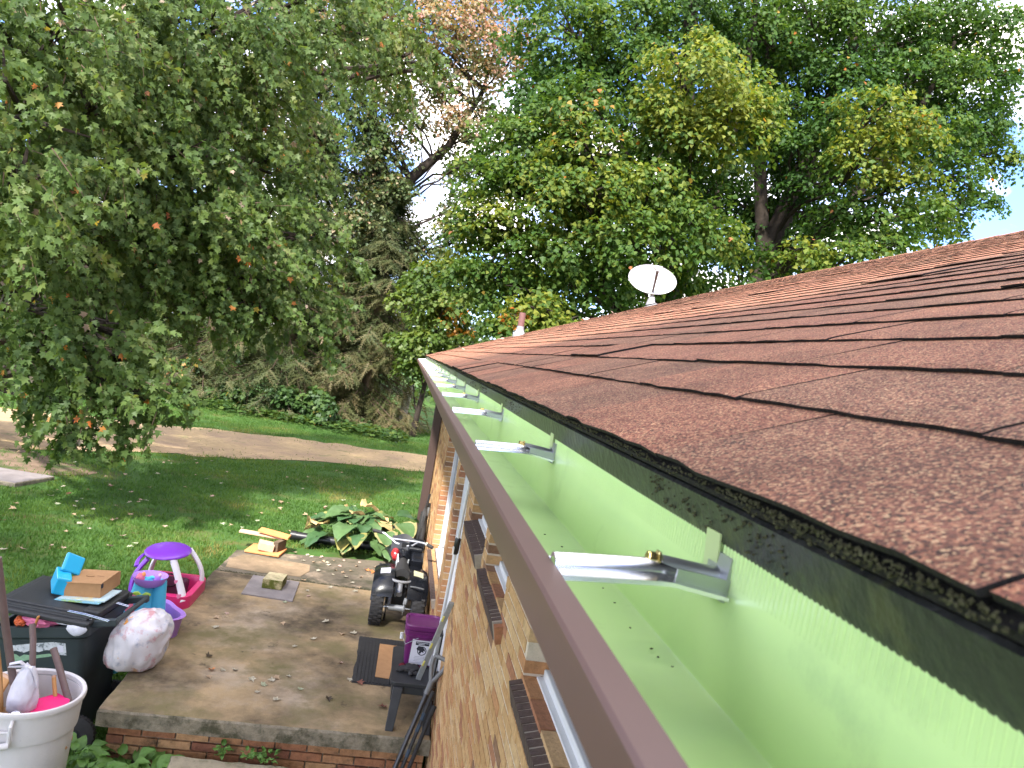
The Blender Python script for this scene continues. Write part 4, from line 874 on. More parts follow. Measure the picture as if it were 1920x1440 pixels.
# moss in the joint between the slabs
b = MB(); q = random.Random(3)
for k in range(420):
    x = -1.64 + 2.1 * q.random(); y = 8.262 - (x + 1.66) * .031
    if noise.noise(Vector((x * 3, 0, 2))) < -.1 and q.random() < .8: continue
    r = q.uniform(.005, .014); c = (x, y + q.uniform(-.016, .016), -.004)
    v = [Vector(c) + Vector(d) * r for d in ((1, 0, 0), (-.6, .8, 0), (-.5, -.9, 0), (0, 0, .8))]; b.add(v, [(0, 1, 3), (1, 2, 3), (2, 0, 3)])
tag(b.build('moss', ['moss'], porch), kind='stuff')

# ---------------------------------------------------------------- shared small meshes
def one_leaf(name, col, fold=.12, seed=0):
    q = random.Random(seed); tv = [(x, y, z + fold * abs(x) * 1.2 + q.uniform(-.06, .06)) for x, y, z in MAPLE_V]
    m = mat(name, col, .65, .3, var=.3, vscale=60, trans=.15)
    b = MB(); b.add([(x, y - .5, z + .06) for x, y, z in tv], MAPLE_F); return b.mesh('fallen_leaf', [m])
LF = [one_leaf('dry_leaf_pale', (.40, .36, .27), .16, 1), one_leaf('dry_leaf_tan', (.38, .27, .17), .22, 2), one_leaf('dry_leaf_pink', (.45, .31, .25), .12, 3), one_leaf('dry_leaf_green_grey', (.34, .36, .24), .1, 4)]
LO = one_leaf('dry_leaf_orange', (.55, .20, .07), .2, 5); LB = one_leaf('dry_leaf_brown', (.19, .075, .05), .2, 6); LD = one_leaf('dry_leaf_dark', (.06, .045, .03), .3, 7)
def put_leaf(me, x, y, z, s, label, group):
    o = link('fallen_leaf', me, None, (x, y, z), (rnd.uniform(-.25, .25), rnd.uniform(-.25, .25), rnd.uniform(0, 6.28)), (s, s, s)); tag(o, label, 'leaf', group)
for i, (x, y) in enumerate(PORCH_LEAVES):
    far_ = y > 8.25; me = LF[rnd.choice([0, 0, 0, 1, 2, 3] if not far_ else [0, 1, 1, 2, 0])]
    put_leaf(me, x, y, .004 - (.01 if far_ else 0), rnd.uniform(.04, .07), 'small dry leaf scattered on the dark far porch slab' if far_ else 'pale dry leaf lying on the stained near porch slab', 'dry leaves on the far slab' if far_ else 'dry leaves on the near slab')
for me, x, y, s, lab in [(LO, -1.09, 5.86, .06, 'orange fallen leaf on the porch near the bag of rubbish'), (LD, -.19, 5.57, .06, 'dark crumpled leaf on the porch left of the stool leg'), (LB, .19, 5.54, .075, 'red brown leaf on the porch behind the stool leg'), (LB, .02, 5.89, .06, 'red brown leaf at the near edge of the black doormat'),
    (LO, -.12, 8.93, .075, 'orange tan leaf beside the quad bike on the far slab'), (LO, -.04, 8.86, .08, 'larger orange leaf touching the quad bike fender on the far slab'), (LD, -1.16, 6.10, .06, 'small dark leaf on the left of the porch slab')]:
    put_leaf(me, x, y, .006 - (.01 if y > 8.25 else 0), s, lab, None)
for i, (x, y) in enumerate(LAWN_LEAVES):
    put_leaf(rnd.choice(LF + [LF[1], LF[2], LB]), x, y, gzz(x, y) + .030, rnd.uniform(.05, .085), 'pale fallen maple leaf lying in the lawn grass', 'fallen leaves on the lawn')
for i in range(45):
    x, y = rnd.uniform(-6, -.5), rnd.uniform(9.6, 15.5)
    if drive(x, y) > .3: continue
    put_leaf(rnd.choice(LF + [LF[1], LB]), x, y, gzz(x, y) + .028, rnd.uniform(.04, .07), 'pale fallen maple leaf lying in the lawn grass', 'fallen leaves on the lawn')
for x_, y, me, lab in [(2.1, 9.7, LO, 'orange leaf lying high on the far roof shingles'), (1.0, 9.0, LF[2], 'pinkish leaf on the roof below the vent pipe'), (.52, 8.2, LF[0], 'pale leaf at the far eave of the roof'), (2.55, 10.0, LF[2], 'pale pink leaf on the roof near the satellite dish')]:
    s_ = (x_ - EX) / RC; p = RP(s_, y, .028); o = link('fallen_leaf', me, None, p, (0, -math.atan(SL), rnd.uniform(0, 6)), (.09,) * 3); tag(o, lab, 'leaf')

# stone slab in the lawn
st_ = thing('stone_slab', (-5.2, 11.3, -.03), 'flat grey concrete slab let into the lawn at the picture edge', 'slab')
slab_poly([(-5.7, 10.9), (-4.85, 10.85), (-4.66, 11.55), (-5.6, 11.68)], -.08, .008, 'slab', ['slate', 'concrete_edge'], st_, .012, .1, 9)

# ---------------------------------------------------------------- satellite dish, vent pipe
M['dish'] = mat('dish_paint', (.42, .42, .455), .4, .4, patch=[((.48, .37, .20), 3.1, .58, .07)])
M['dark_metal'] = mat('dark_metal', (.09, .085, .085), .5, .5, .3)
M['grey_metal'] = mat('grey_metal', (.30, .31, .33), .5, .4, .2)
sr = (3.199 - EX) / RC; bp = RP(sr, 10.55, .012)
dish = thing('satellite_dish', bp, 'pale oval satellite dish on a short mast on the roof', 'satellite dish')
b = MB(); b.box((0, 0, .005), (.16, .12, .01), (0, -math.atan(SL), 0)); b.add([(-.07, -.03, 0), (.05, -.03, .04), (.03, -.03, .13), (-.04, -.03, .12), (-.07, .03, 0), (.05, .03, .04), (.03, .03, .13), (-.04, .03, .12)], [(0, 1, 2, 3), (7, 6, 5, 4), (0, 4, 5, 1), (1, 5, 6, 2), (2, 6, 7, 3), (3, 7, 4, 0)])
b.build('mount', ['grey_metal'], dish, local=True, bevel=.004)
b = MB(); b.tube([(0, 0, .08), (0, .03, .2), (0, .10, .33)], .022, 12); b.tube([(.03, 0, .06), (.10, .05, .045)], .008, 6); b.build('mast', ['grey_metal'], dish, smooth=True, local=True)
cn = Vector((-.03, .02, .375)); ax = Vector((-.12, -1, .33)).normalized(); e1 = Vector((1, -.12, .0)); e1 = (e1 - ax * e1.dot(ax)).normalized(); e2 = ax.cross(e1); e2 = -e2 if e2.z < 0 else e2
b = MB(); n = 40; rings = []
for side in (0, 1):
    for j in range(9):
        r = j / 8; rings.append([cn + e1 * (.345 * r * math.cos(2 * math.pi * k / n)) + e2 * (.225 * r * math.sin(2 * math.pi * k / n)) + ax * (.075 * r * r - .075 - side * .006) for k in range(n)])
vs = sum(rings, []); fs = []
for side in (0, 1):
    for j in range(8):
        for k in range(n): o_ = (side * 9 + j) * n; fs.append((o_ + k, o_ + (k + 1) % n, o_ + n + (k + 1) % n, o_ + n + k))
for k in range(n): fs.append((8 * n + k, 8 * n + (k + 1) % n, 17 * n + (k + 1) % n, 17 * n + k))
b.add(vs, fs); b.build('reflector', ['dish'], dish, smooth=True, local=True)
arm0 = Vector((0, .03, .16)); arm1 = cn + ax * .30 - e2 * .0 + Vector((0, 0, -.02))
b = MB(); b.tube([arm0, arm0.lerp(arm1, .5) + Vector((0, 0, -.03)), arm1], [.016, .015, .020], 8); b.build('arm', ['dark_metal'], dish, smooth=True, local=True)
b = MB(); b.box(arm1 + Vector((0, 0, .055)), (.115, .05, .052)); b.box(arm1 + Vector((0, 0, .018)), (.06, .045, .03)); b.build('receiver', ['dish'], dish, bevel=.008, local=True)
vp = RP((1.345 - EX) / RC, 10.0, .012)
vent = thing('vent_pipe', vp, 'brown plumbing vent pipe with metal flashing on the roof', 'vent pipe')
b = MB(); b.lathe([(0, -.02), (.042, -.02), (.042, .30), (.036, .30), (.036, .2), (0, .2)], (0, 0, 0), 'Z', 18); b.build('pipe', [mat('pipe_brown', (.17, .085, .08), .6, .3, var=.2, vscale=20)], vent, smooth=True, local=True)
b = MB(); b.lathe([(.047, .085), (.055, .06), (.085, .015), (.088, -.03)], (0, 0, 0), 'Z', 18); b.lathe([(.0435, .12), (.048, .12), (.049, .075), (.0435, .075)], (0, 0, 0), 'Z', 18); b.build('flashing', ['grey_metal'], vent, smooth=True, local=True)
b = MB(); b.box((0, 0, -.004), (.30, .26, .006), (0, -math.atan(SL), 0)); b.build('base_plate', ['grey_metal'], vent, local=True)

# ---------------------------------------------------------------- stool and things on it
M['black_paint'] = mat('worn_black_paint', (.022, .023, .026), .5, .4, var=.3, vscale=14, patch=[((.22, .21, .19), 26, .735, .015)])
M['black_plastic'] = mat('black_plastic', (.014, .014, .016), .35, .5, var=.15, vscale=20)
M['black_rubber'] = mat('black_rubber', (.030, .029, .029), .75, .3, var=.25, vscale=40)
M['grey_plastic'] = mat('grey_plastic', (.11, .112, .115), .5, .4, var=.15, vscale=30)
stool = thing('wooden_stool', (.36, 5.62, 0), 'scuffed black wooden stool against the wall under the purple bucket', 'stool')
b = MB(); pts = [(.215 + .035 * (1 - math.sin(a)), 5.305 + .035 * (1 - math.cos(a))) for a in (0, .5, 1.07, 1.57)]
poly = [(.25, 5.305), (.505, 5.305), (.528, 5.33), (.528, 5.945), (.505, 5.965), (.25, 5.965), (.222, 5.945), (.215, 5.34), (.226, 5.315)]
b.prism(poly, .028, lambda u, v, w: (u, v, .272 + w)); b.build('seat', ['black_paint'], stool, bevel=.004)
for x, y, dx, dy in ((.275, 5.30, -.02, -.075), (.485, 5.32, .025, -.10), (.275, 5.92, -.02, .04), (.485, 5.92, .02, .04)):
    b = MB(); w, t = .034, .022
    b.add([(x + dx + sx * w * .8, y + dy + sy * t, 0) for sx, sy in ((-1, -1), (1, -1), (1, 1), (-1, 1))] + [(x + sx * w, y + sy * t, .272) for sx, sy in ((-1, -1), (1, -1), (1, 1), (-1, 1))], [(0, 3, 2, 1), (4, 5, 6, 7), (0, 1, 5, 4), (1, 2, 6, 5), (2, 3, 7, 6), (3, 0, 4, 7)])
    b.build('leg', ['black_paint'], stool, bevel=.004)
b = MB(); b.box((.38, 5.325, .242), (.20, .02, .05)); b.build('rail', ['black_paint'], stool, bevel=.003)
b = MB(); b.box((.38, 5.93, .242), (.20, .02, .05)); b.build('rail', ['black_paint'], stool, bevel=.003)
b = MB(); b.box((.246, 5.63, .205), (.02, .54, .12)); b.build('side_panel', ['black_paint'], stool, bevel=.003)
M['purple'] = mat('purple_plastic', (.115, .012, .10), .38, .45, var=.08, vscale=20)
M['paper'] = mat('white_label', (.62, .61, .68), .6, .3)
M['ink'] = mat('black_ink', (.025, .025, .035), .6, .3); M['ink_grey'] = mat('grey_print', (.34, .34, .40), .6, .3)
bk = thing('plastic_bucket', (.412, 5.725, .301), 'purple square plastic bucket with white label standing on the black stool', 'bucket')
sq = lambda a: 1 / (abs(math.cos(a)) ** 7 + abs(math.sin(a)) ** 7) ** (1 / 7)
b = MB(); b.lathe([(0, 0), (.104, 0), (.108, .006), (.124, .245), (.0, .245)], (0, 0, 0), 'Z', 64, squash=sq); b.build('body', ['purple'], bk, smooth=True, local=True)
b = MB()
for z in (.205, .235): b.lathe([(.121, z - .006), (.130, z - .004), (.130, z + .004), (.122, z + .006)], (0, 0, 0), 'Z', 64, squash=sq)
b.box((0, -.129, .19), (.11, .006, .012)); b.build('rim', ['purple'], bk, smooth=True, local=True)
b = MB(); b.lathe([(.128, .243), (.134, .246), (.136, .272), (.130, .280), (.118, .280), (.112, .270), (0, .270)], (0, 0, 0), 'Z', 64, squash=sq); b.build('lid', ['purple'], bk, smooth=True, local=True)
b = MB(); b.tube([(-.132, -.02, .20), (-.138, -.06, .165), (-.12, -.132, .148), (-.03, -.137, .20)], .0022, 6); b.build('handle', ['grey_metal'], bk, smooth=True, local=True)
b = MB(); b.tube([(-.150, -.05, .155), (-.152, -.05, .195)], .011, 10); b.build('grip', ['white'], bk, smooth=True, local=True)
def onface(u, v, w): u, v = u * 1.28, .012 + (v - .026) * 1.22; return (u, -.1085 - .016 * (v - .006) / .24 - w, v)
b = MB(); b.prism([(-.058, .026), (.068, .026), (.070, .168), (-.054, .168)], .0012, lambda u, v, w: onface(u, v, w + .0008)); lb_ = b.build('label', ['paper'], bk, local=True); bk.scale = (1.02, 1.02, 1.10)
b = MB(); W_ = lambda u, v, w: onface(u, v, w + .0024)
b.prism([(-.034, .136), (.042, .136), (.042, .156), (-.034, .156)], .0006, W_, 0)
b.prism([(-.030, .148), (.038, .148), (.038, .151), (-.030, .151)], .0009, W_, 1); b.prism([(-.018, .140), (.016, .140), (.016, .1435), (-.018, .1435)], .0009, W_, 1)
ring = [(.006 + .026 * math.cos(a), .105 + .026 * math.sin(a)) for a in np.linspace(0, 2 * math.pi, 28)[:-1]]; rin = [(.006 + .021 * math.cos(a), .105 + .021 * math.sin(a)) for a in np.linspace(0, 2 * math.pi, 28)[:-1]]
b.prism(ring, .0004, W_, 0); b.prism(rin, .0007, W_, 1)
b.prism([(-.026, .116), (-.016, .132), (.004, .130), (.020, .118), (.026, .104), (.014, .106), (.018, .094), (.006, .100), (-.002, .088), (-.010, .092), (-.008, .106), (-.020, .106)], .0010, W_, 0)
for k, (u0, u1) in enumerate([(-.03, .045), (-.034, .05), (-.03, .036), (-.034, .05), (-.02, .04)]): b.prism([(u0, .070 - k * .008), (u1, .070 - k * .008), (u1, .0722 - k * .008), (u0, .0722 - k * .008)], .0006, W_, 2)
b.build('print', ['ink', 'paper', 'ink_grey'], lb_, local=True)
gv = thing('work_glove', (.35, 5.50, .30), 'crumpled black glove at the foot of the purple bucket', 'glove')
b = MB(); b.blob((0, .02, .018), (.075, .055, .022), 3, .5, 2.4, 3); b.blob((-.07, -.01, .014), (.03, .018, .013), 5, .4); b.blob((.05, -.045, .014), (.032, .015, .013), 6, .4); b.blob((.005, -.05, .013), (.016, .035, .012), 8, .4); b.build('cloth', ['black_rubber'], gv, smooth=True, local=True)
b = MB(); b.blob((-.055, .055, .02), (.028, .016, .018), 4, .3, sub=2); b.blob((.085, .04, .02), (.028, .018, .018), 9, .3, sub=2); b.build('cuff', [mat('dark_red_cloth', (.10, .012, .018), .8, .2)], gv, smooth=True, local=True)
def bar(name, a, b_, w, h, mk, parent, ref=(0, -1, 0), bevel=.002):
    a, b_ = Vector(a), Vector(b_); d = (b_ - a); L = d.length; d.normalize(); r = Vector(ref); r = (r - d * r.dot(d)).normalized(); s = d.cross(r)
    m = Matrix((s, r, d)).transposed(); b = MB(); b.box((a + b_) / 2, (w, h, L), m); return b.build(name, [mk], parent, bevel=bevel)
lv = thing('spirit_level', (.41, 5.40, .30), 'grey aluminium level propped from the stool up to the wall', 'level')
bar('beam', (.41, 5.385, .305), (.533, 5.15, .95), .036, .022, 'alu_dull', lv)
M['yellow_vial'] = mat('yellow_vial', (.55, .50, .12), .3, .5)
for t in (.22, .45, .8):
    p = Vector((.41, 5.385, .305)).lerp(Vector((.533, 5.15, .95)), t); d = Vector((.123, -.235, .645)).normalized()
    bar('vial', p - d * .022 + Vector((-.012, -.012, 0)), p + d * .022 + Vector((-.012, -.012, 0)), .012, .012, 'yellow_vial', lv)
sh = thing('snow_shovel', (.20, 4.82, -.55), 'long black handled shovel with grey D grip leaning on the wall before the stool', 'shovel')
g0, g1 = Vector((.185, 4.79, -.53)), Vector((.475, 5.115, .385)); d = (g1 - g0).normalized()
b = MB(); b.tube([g0, g1], .0155, 12); b.build('shaft', ['black_plastic'], sh, smooth=True)
s_ = Vector((1, -.5, -.15)); s_ = (s_ - d * s_.dot(d)).normalized(); b = MB()
b.tube([g1 - d * .06, g1 + d * .03], [.019, .02], 12)
L = [g1 + d * .02, g1 + d * .06 - s_ * .022, g1 + d * .12 - s_ * .045, g1 + d * .165 - s_ * .052, g1 + d * .185 - s_ * .042, g1 + d * .187, g1 + d * .185 + s_ * .042, g1 + d * .165 + s_ * .052, g1 + d * .12 + s_ * .045, g1 + d * .06 + s_ * .022, g1 + d * .02]
b.tube(L, .0150, 10); b.build('grip', ['grey_plastic'], sh, smooth=True)
b = MB(); b.blob((.165, 4.78, -.535), (.16, .02, .06), 2, .1); b.build('blade', ['grey_plastic'], sh, smooth=True)
for (a, b_, mk, rr, lab, nm) in [((.245, 4.84, -.54), (.505, 5.13, .34), 'black_paint', .013, 'worn black pole with blue flecks leaning beside the shovel shaft', 'tool_handle'), ((.30, 4.90, -.54), (.53, 5.16, .22), 'black_rubber', .014, 'dull dark pole leaning between the shovel and the brick wall', 'tool_handle'), ((.375, 5.14, .0), (.528, 5.205, .44), 'black_plastic', .012, 'short black rod standing on the slab edge behind the shovel', 'tool_handle')]:
    t = thing(nm, a, lab, 'pole', 'long poles bunched against the wall'); b = MB(); b.tube([a, b_], rr, 10); b.build('shaft', [mk], t, smooth=True)
    if 'blue' in lab:
        p, q_ = Vector(a), Vector(b_); bb = MB()
        for u in (.55, .72, .80): bb.tube([p.lerp(q_, u), p.lerp(q_, u + .05)], rr + .001, 10)
        bb.build('tape', [mat('blue_tape', (.02, .045, .08), .5, .4)], t, smooth=True)
    else:
        bb = MB(); p, q_ = Vector(a), Vector(b_); bb.tube([p.lerp(q_, .93), p.lerp(q_, 1.01)], rr + .003, 10); bb.build('grip', ['black_rubber'], t, smooth=True)
pw = thing('extension_pole', (.505, 5.6, 0), 'thin white extension pole with black clamp leaning on the wall by the door', 'pole')
pa, pb = Vector((.505, 5.62, 0)), Vector((.533, 5.24, 1.86)); dd = (pb - pa).normalized()
b = MB(); b.tube([pa, pa.lerp(pb, .72)], .0125, 12); b.build('shaft', ['white'], pw, smooth=True)
b = MB(); b.tube([pa.lerp(pb, .70), pb], .0105, 12); b.build('inner_shaft', ['white'], pw, smooth=True)
b = MB(); b.tube([pa.lerp(pb, .66), pa.lerp(pb, .665), pa.lerp(pb, .72), pa.lerp(pb, .725)], [.015, .021, .021, .014], 12); b.build('clamp', ['black_plastic'], pw, smooth=True)
b = MB(); b.box(pa.lerp(pb, .675) + Vector((-.02, -.014, 0)), (.012, .008, .055)); b.build('tag', ['white'], pw)
# things behind the stool against the wall
bd = thing('black_board', (.52, 5.1, 0), 'thin black panel standing behind the stool against the brick wall', 'panel')
bar('panel', (.515, 5.52, .0), (.538, 5.52, .62), .012, .16, 'black_paint', bd); bar('edge', (.50, 5.44, .0), (.524, 5.44, .60), .014, .014, 'alu_dull', bd)
# doormat and cardboard
dmat = thing('doormat', (.15, 6.37, 0), 'black ribbed rubber doormat lying on the porch beside the stool', 'doormat')
b = MB(); q = random.Random(4); b.prism([(-.05 + q.uniform(-.008, .008), 5.90 + .95 * k / 14) for k in range(15)] + [(.43, 6.85), (.43, 5.90)], .006, lambda u, v, w: (u - .01 * (v - 6.3) * 0, v, .001 + w)); dmb = b.build('backing', ['black_rubber'], dmat)
for k in range(16):
    b = MB(); x = -.035 + k * .029; b.box((x, 6.375, .0095), (.019, .92 + q.uniform(-.02, .02), .006)); b.build('rib', ['black_rubber'], dmat)
M['cardboard'] = mat('cardboard', (.36, .20, .095), .85, .2, var=.12, vscale=18)
cp = thing('cardboard_sheet', (.2, 6.35, .014), 'flat brown cardboard piece lying on the black doormat', 'cardboard')
b = MB(); b.prism([(.130, 6.70), (.120, 6.02), (.30, 6.0), (.32, 6.69)], .005, lambda u, v, w: (u, v, .0135 + w)); b.build('sheet', ['cardboard'], cp)

# ---------------------------------------------------------------- far things on the porch
pb_ = thing('grey_board', (-1.0, 7.9, 0), 'thin grey square board lying flat on the porch', 'board')
b = MB(); b.prism([(-1.243, 7.592), (-.748, 7.537), (-.769, 8.15), (-1.25, 8.19)], .014, lambda u, v, w: (u, v, .001 + w)); b.build('panel', ['slate'], pb_, bevel=.002)
M['moss_block'] = mat('mossy_block', (.33, .28, .15), .95, .2, var=.3, vscale=30, bump=.6, bscale=90, patch=[((.085, .095, .018), 9, .47, .06)])
M['pale_block'] = mat('pale_block', (.42, .36, .22), .95, .2, var=.3, vscale=22, bump=.6, bscale=90, patch=[((.17, .17, .06), 14, .60, .06)])
cbk = thing('concrete_block', (-.99, 7.92, .016), 'mossy pale concrete block resting on the grey board', 'block', rot=(0, 0, -.06))
b = MB(); q = random.Random(8); b.prism([(-.098, -.12), (.098, -.12), (.094, .13), (-.094, .13)], .095, lambda u, v, w: (u, v, w)); b.m = [0, 1] + [0] * 4; b.m[2] = 0; b.build('block', ['moss_block', 'pale_block'], cbk, bevel=.006, local=True)
M['wood_pale'] = mat('pale_wood', (.56, .36, .25), .8, .25, var=.18, vscale=14); M['wood_orange'] = mat('orange_wood', (.62, .26, .10), .7, .25, var=.15, vscale=10)
for (c, dms, rz, ry, mk, nm, lab) in [((-1.30, 9.17, .012), (.40, .34, .024), -.12, .0, 'wood_orange', 'wood_board', 'orange wooden board lying flat at the far porch corner'), ((-1.30, 9.12, .075), (.17, .16, .085), .2, .15, 'wood_pale', 'wood_block', 'pale wooden block on the orange board'),
        ((-1.40, 9.30, .155), (.50, .11, .022), .02, .05, 'wood_pale', 'wood_plank', 'long pale wooden plank laid across the wood scraps'), ((-1.25, 9.30, .185), (.36, .15, .03), -.08, .12, 'wood_orange', 'wood_offcut', 'orange wood offcut topmost of the scraps'), ((-1.16, 9.20, .08), (.06, .22, .12), -.3, 0, 'bark_pale', 'wood_log', 'dark weathered piece of wood propping the plank')]:
    t = thing(nm, c, lab, 'wood', rot=(0, ry, rz)); b = MB(); b.box((0, 0, 0), dms); b.build('timber', [mk], t, bevel=.004, local=True)
pp = thing('drain_pipe', (-.8, 9.85, -.02), 'black plastic drain pipe lying in the grass under the hosta leaves', 'pipe')
b = MB(); b.tube([(-1.12, 9.86, .045), (-.4, 9.83, .04), (.2, 9.9, .04)], .055, 16); b.tube([(-1.13, 9.86, .045), (-1.06, 9.86, .045)], .062, 16); b.build('pipe', ['black_plastic'], pp, smooth=True)

# hosta
hos = thing('hosta_plant', (-.30, 9.95, -.03), 'big hosta clump with broad green leaves and withered tan edges by the porch', 'plant')
def hosta_leaf(m, seed, wav=.05, margin=0):
    q = random.Random(seed); b = MB(); nl, nw = 8, 4; vs = []
    for j in range(nl + 1):
        t = j / nl; w = .46 * math.sin(math.pi * (t * .97 + .03) ** .80) ** .75 * (1 - .18 * t)
        for i in range(-nw, nw + 1):
            s_ = i / nw; vs.append((s_ * w, t, -.50 * t * t + .24 * t + .20 * w * abs(s_) ** 1.5 - .012 * math.cos(s_ * 11) + q.uniform(-wav, wav) * (abs(s_) > .9)))
    fs = [(j * 9 + i, j * 9 + i + 1, j * 9 + 10 + i, j * 9 + 9 + i) for j in range(nl) for i in range(8)]
    b.add(vs, fs); b.m = [1 if margin and (k % 8 in (0, 7) or (k // 8 == nl - 1) or (margin > 1 and k % 8 in (1, 6) and k // 8 > 3)) else 0 for k in range(len(fs))]
    return b.mesh('leaf', m, 180)
hg = mat('hosta_green', (.085, .155, .055), .42, .4, var=.3, vscale=9, trans=.22); hg2 = mat('hosta_dark', (.05, .11, .042), .4, .4, var=.25, vscale=9, trans=.2)
hy = mat('hosta_yellowing', (.30, .26, .08), .5, .35, var=.25, vscale=8, trans=.25, patch=[((.09, .15, .05), 7, .5, .06)]); hw = mat('hosta_withered', (.60, .42, .20), .6, .3, var=.25, vscale=10, trans=.3)
hm_ = mat('hosta_margin', (.30, .27, .12), .5, .3, var=.3, vscale=10, trans=.25)
HL = [hosta_leaf([hg], 1), hosta_leaf([hg2], 2), hosta_leaf([hy], 3, .08), hosta_leaf([hw], 4, .16), hosta_leaf([hg, hm_], 5, .06, 1), hosta_leaf([hg2, hy], 6, .06, 2)]
q = random.Random(21); stm = MB()
for i in range(54):
    a = q.uniform(0, 6.283); rr = q.uniform(.05, .42) ** .8; h = .34 * (1 - (rr / .55) ** 2) + q.uniform(.02, .12)
    root = Vector((-.32 + .95 * rr * math.cos(a) * 1.15, 9.98 + .75 * rr * math.sin(a), h - .02)); k = q.choice([0, 0, 0, 0, 0, 1, 1, 1, 4, 5, 2, 0])
    if root.x < -.75 and q.random() < .5: k = 3 if q.random() < .4 else 2
    sc = q.uniform(.23, .34); o = link('leaf', HL[k], hos, root - wloc(hos), (q.uniform(-.3, .25) - (.25 if h < .25 else 0), q.uniform(-.3, .3), a - math.pi / 2), (sc, sc, sc))
    if k == 3: o['label'] = 'withered tan leaf'
    if k in (4, 5): o['label'] = 'green leaf with dried tan margin'
    stm.tube([(-.32, 9.98, -.03), Vector((-.32, 9.98, 0)).lerp(root, .6) + Vector((0, 0, h * .3)), root], [.008, .006, .004], 5, cap=False)
for (x, y, z, az, sc, k) in [(-.78, 9.72, .27, 1.9, .34, 3), (-.45, 9.95, .40, 1.2, .36, 3), (-.12, 9.85, .37, -.3, .26, 3), (-.30, 10.2, .46, .9, .32, 3), (-.42, 9.62, .33, -1.9, .36, 0), (.02, 9.60, .30, -1.4, .34, 4), (.20, 9.75, .40, -1.1, .36, 4), (.12, 9.5, .20, -1.6, .36, 0), (-.30, 9.52, .25, -1.6, .30, 5), (.16, 10.1, .42, .4, .38, 1)]:
    o = link('leaf', HL[k], hos, Vector((x, y, z)) - wloc(hos), (-.1, .1, az - math.pi / 2), (sc, sc, sc)); stm.tube([(-.25, 9.95, -.03), Vector((-.25, 9.95, 0)).lerp(Vector((x, y, z)), .6) + Vector((0, 0, z * .3)), (x, y, z)], [.008, .006, .004], 5, cap=False)
    o['label'] = 'withered tan leaf' if k == 3 else 'broad green leaf' if k < 2 else 'green leaf with dried tan margin'
tag(stm.build('stalk', [hg], hos), kind='stuff')

# weeds at the foot of the porch
wl = mat('weed_leaf', (.12, .24, .05), .5, .35, var=.25, vscale=14, trans=.3); WL = hosta_leaf([wl], 7, .12)
def weed(x, y, r, n, lab, big=1., name='weed', seed=0, z=None):
    z = gz(x, y) if z is None else z; t = thing(name, (x, y, z), lab, 'weed'); q = random.Random(seed)
    for k in range(n):
        a = q.uniform(0, 6.283); d = r * q.random() ** .7; s_ = big * q.uniform(.09, .17); h = q.uniform(.02, .30) * (1 if big > .6 else .5 * big)
        link('leaf', WL, t, (d * math.cos(a) * .6, d * math.sin(a) * .6, h), (q.uniform(-.1, .8), q.uniform(-.4, .4), a - math.pi / 2 + q.uniform(-.5, .5)), (s_ * .8, s_, s_))
    b = MB()
    for k in range(5): a = q.uniform(0, 6.28); b.tube([(0, 0, 0), (r * .5 * math.cos(a), r * .5 * math.sin(a), .24 * min(1, big) * (1 if big > .6 else .3))], .004, 4)
    b.build('stem', [wl], t, local=True)
weed(-1.70, 5.05, .24, 80, 'leafy green weed clump in front of the bin wheel', .72, seed=1)
weed(-1.38, 5.02, .22, 70, 'broad leaved weed at the left of the concrete step', .78, seed=2)
weed(-1.56, 4.86, .26, 80, 'green weeds nearest the pale barrel at the picture bottom', .75, seed=3)
weed(-1.22, 5.02, .14, 12, 'small weed between the step and the stained bricks', .8, seed=4)
weed(-1.17, 4.92, .14, 22, 'weed leaning over the left corner of the concrete step', 1., seed=5)
weed(-.80, 5.09, .07, 14, 'tiny green weed in the joint behind the concrete step', .33, seed=6, z=-.20)
weed(-.52, 5.07, .13, 26, 'flat clover tuft at the right corner of the concrete step', .28, name='clover', seed=7, z=-.20)
weed(-.62, 5.07, .10, 18, 'small clover tuft at the middle of the step back edge', .28, name='clover', seed=8, z=-.20)

# ---------------------------------------------------------------- quad bike
quad = thing('quad_bike', (.25, 7.7, 0), 'black toddler quad bike with bare rear axle parked against the brick wall', 'quad bike')
def qw(x, y, r, w):
    b = MB(); b.lathe([(r * .52, -w / 2 + .004), (r * .86, -w / 2), (r * .97, -w / 2 + .014), (r, -w * .2), (r, w * .2), (r * .97, w / 2 - .014), (r * .86, w / 2), (r * .52, w / 2 - .004)], (x, y, r), 'X', 40, closed=True)
    t = b.build('wheel', ['black_rubber'], quad, smooth=True)
    k = MB(); n = 22
    for i in range(n):
        a = 2 * math.pi * i / n
        for s_ in (-1, 0, 1):
            aa = a + (math.pi / n if s_ == 0 else 0); m = Matrix.Rotation(-aa, 3, 'X') 
            c = Vector((x + s_ * w * .32, y + math.cos(aa) * (r + .001), r + math.sin(aa) * (r + .001)))
            k.box(c, (w * .27, .010, .020), Matrix.Rotation(aa, 3, 'X'))
    tag(k.build('tread', ['black_rubber'], t), kind='stuff')
    h = MB(); h.lathe([(0, -w * .30), (r * .30, -w * .30), (r * .5, -w * .42), (r * .54, -w * .42), (r * .54, w * .42), (r * .5, w * .42), (r * .30, w * .30), (0, w * .30)], (x, y, r), 'X', 24); h.build('rim', ['grey_plastic'], t, smooth=True)
qw(.062, 7.26, .152, .115); qw(.425, 7.26, .152, .115); qw(.075, 8.10, .14, .10); qw(.42, 8.10, .14, .10)
M['silver'] = mat('silver_paint', (.50, .51, .55), .35, .5, .6)
M['gloss_black'] = mat('gloss_black_plastic', (.008, .009, .012), .25, .35)
b = MB(); b.tube([(.03, 7.26, .150), (.46, 7.26, .150)], .009, 12); b.build('axle', ['alu'], quad, smooth=True)
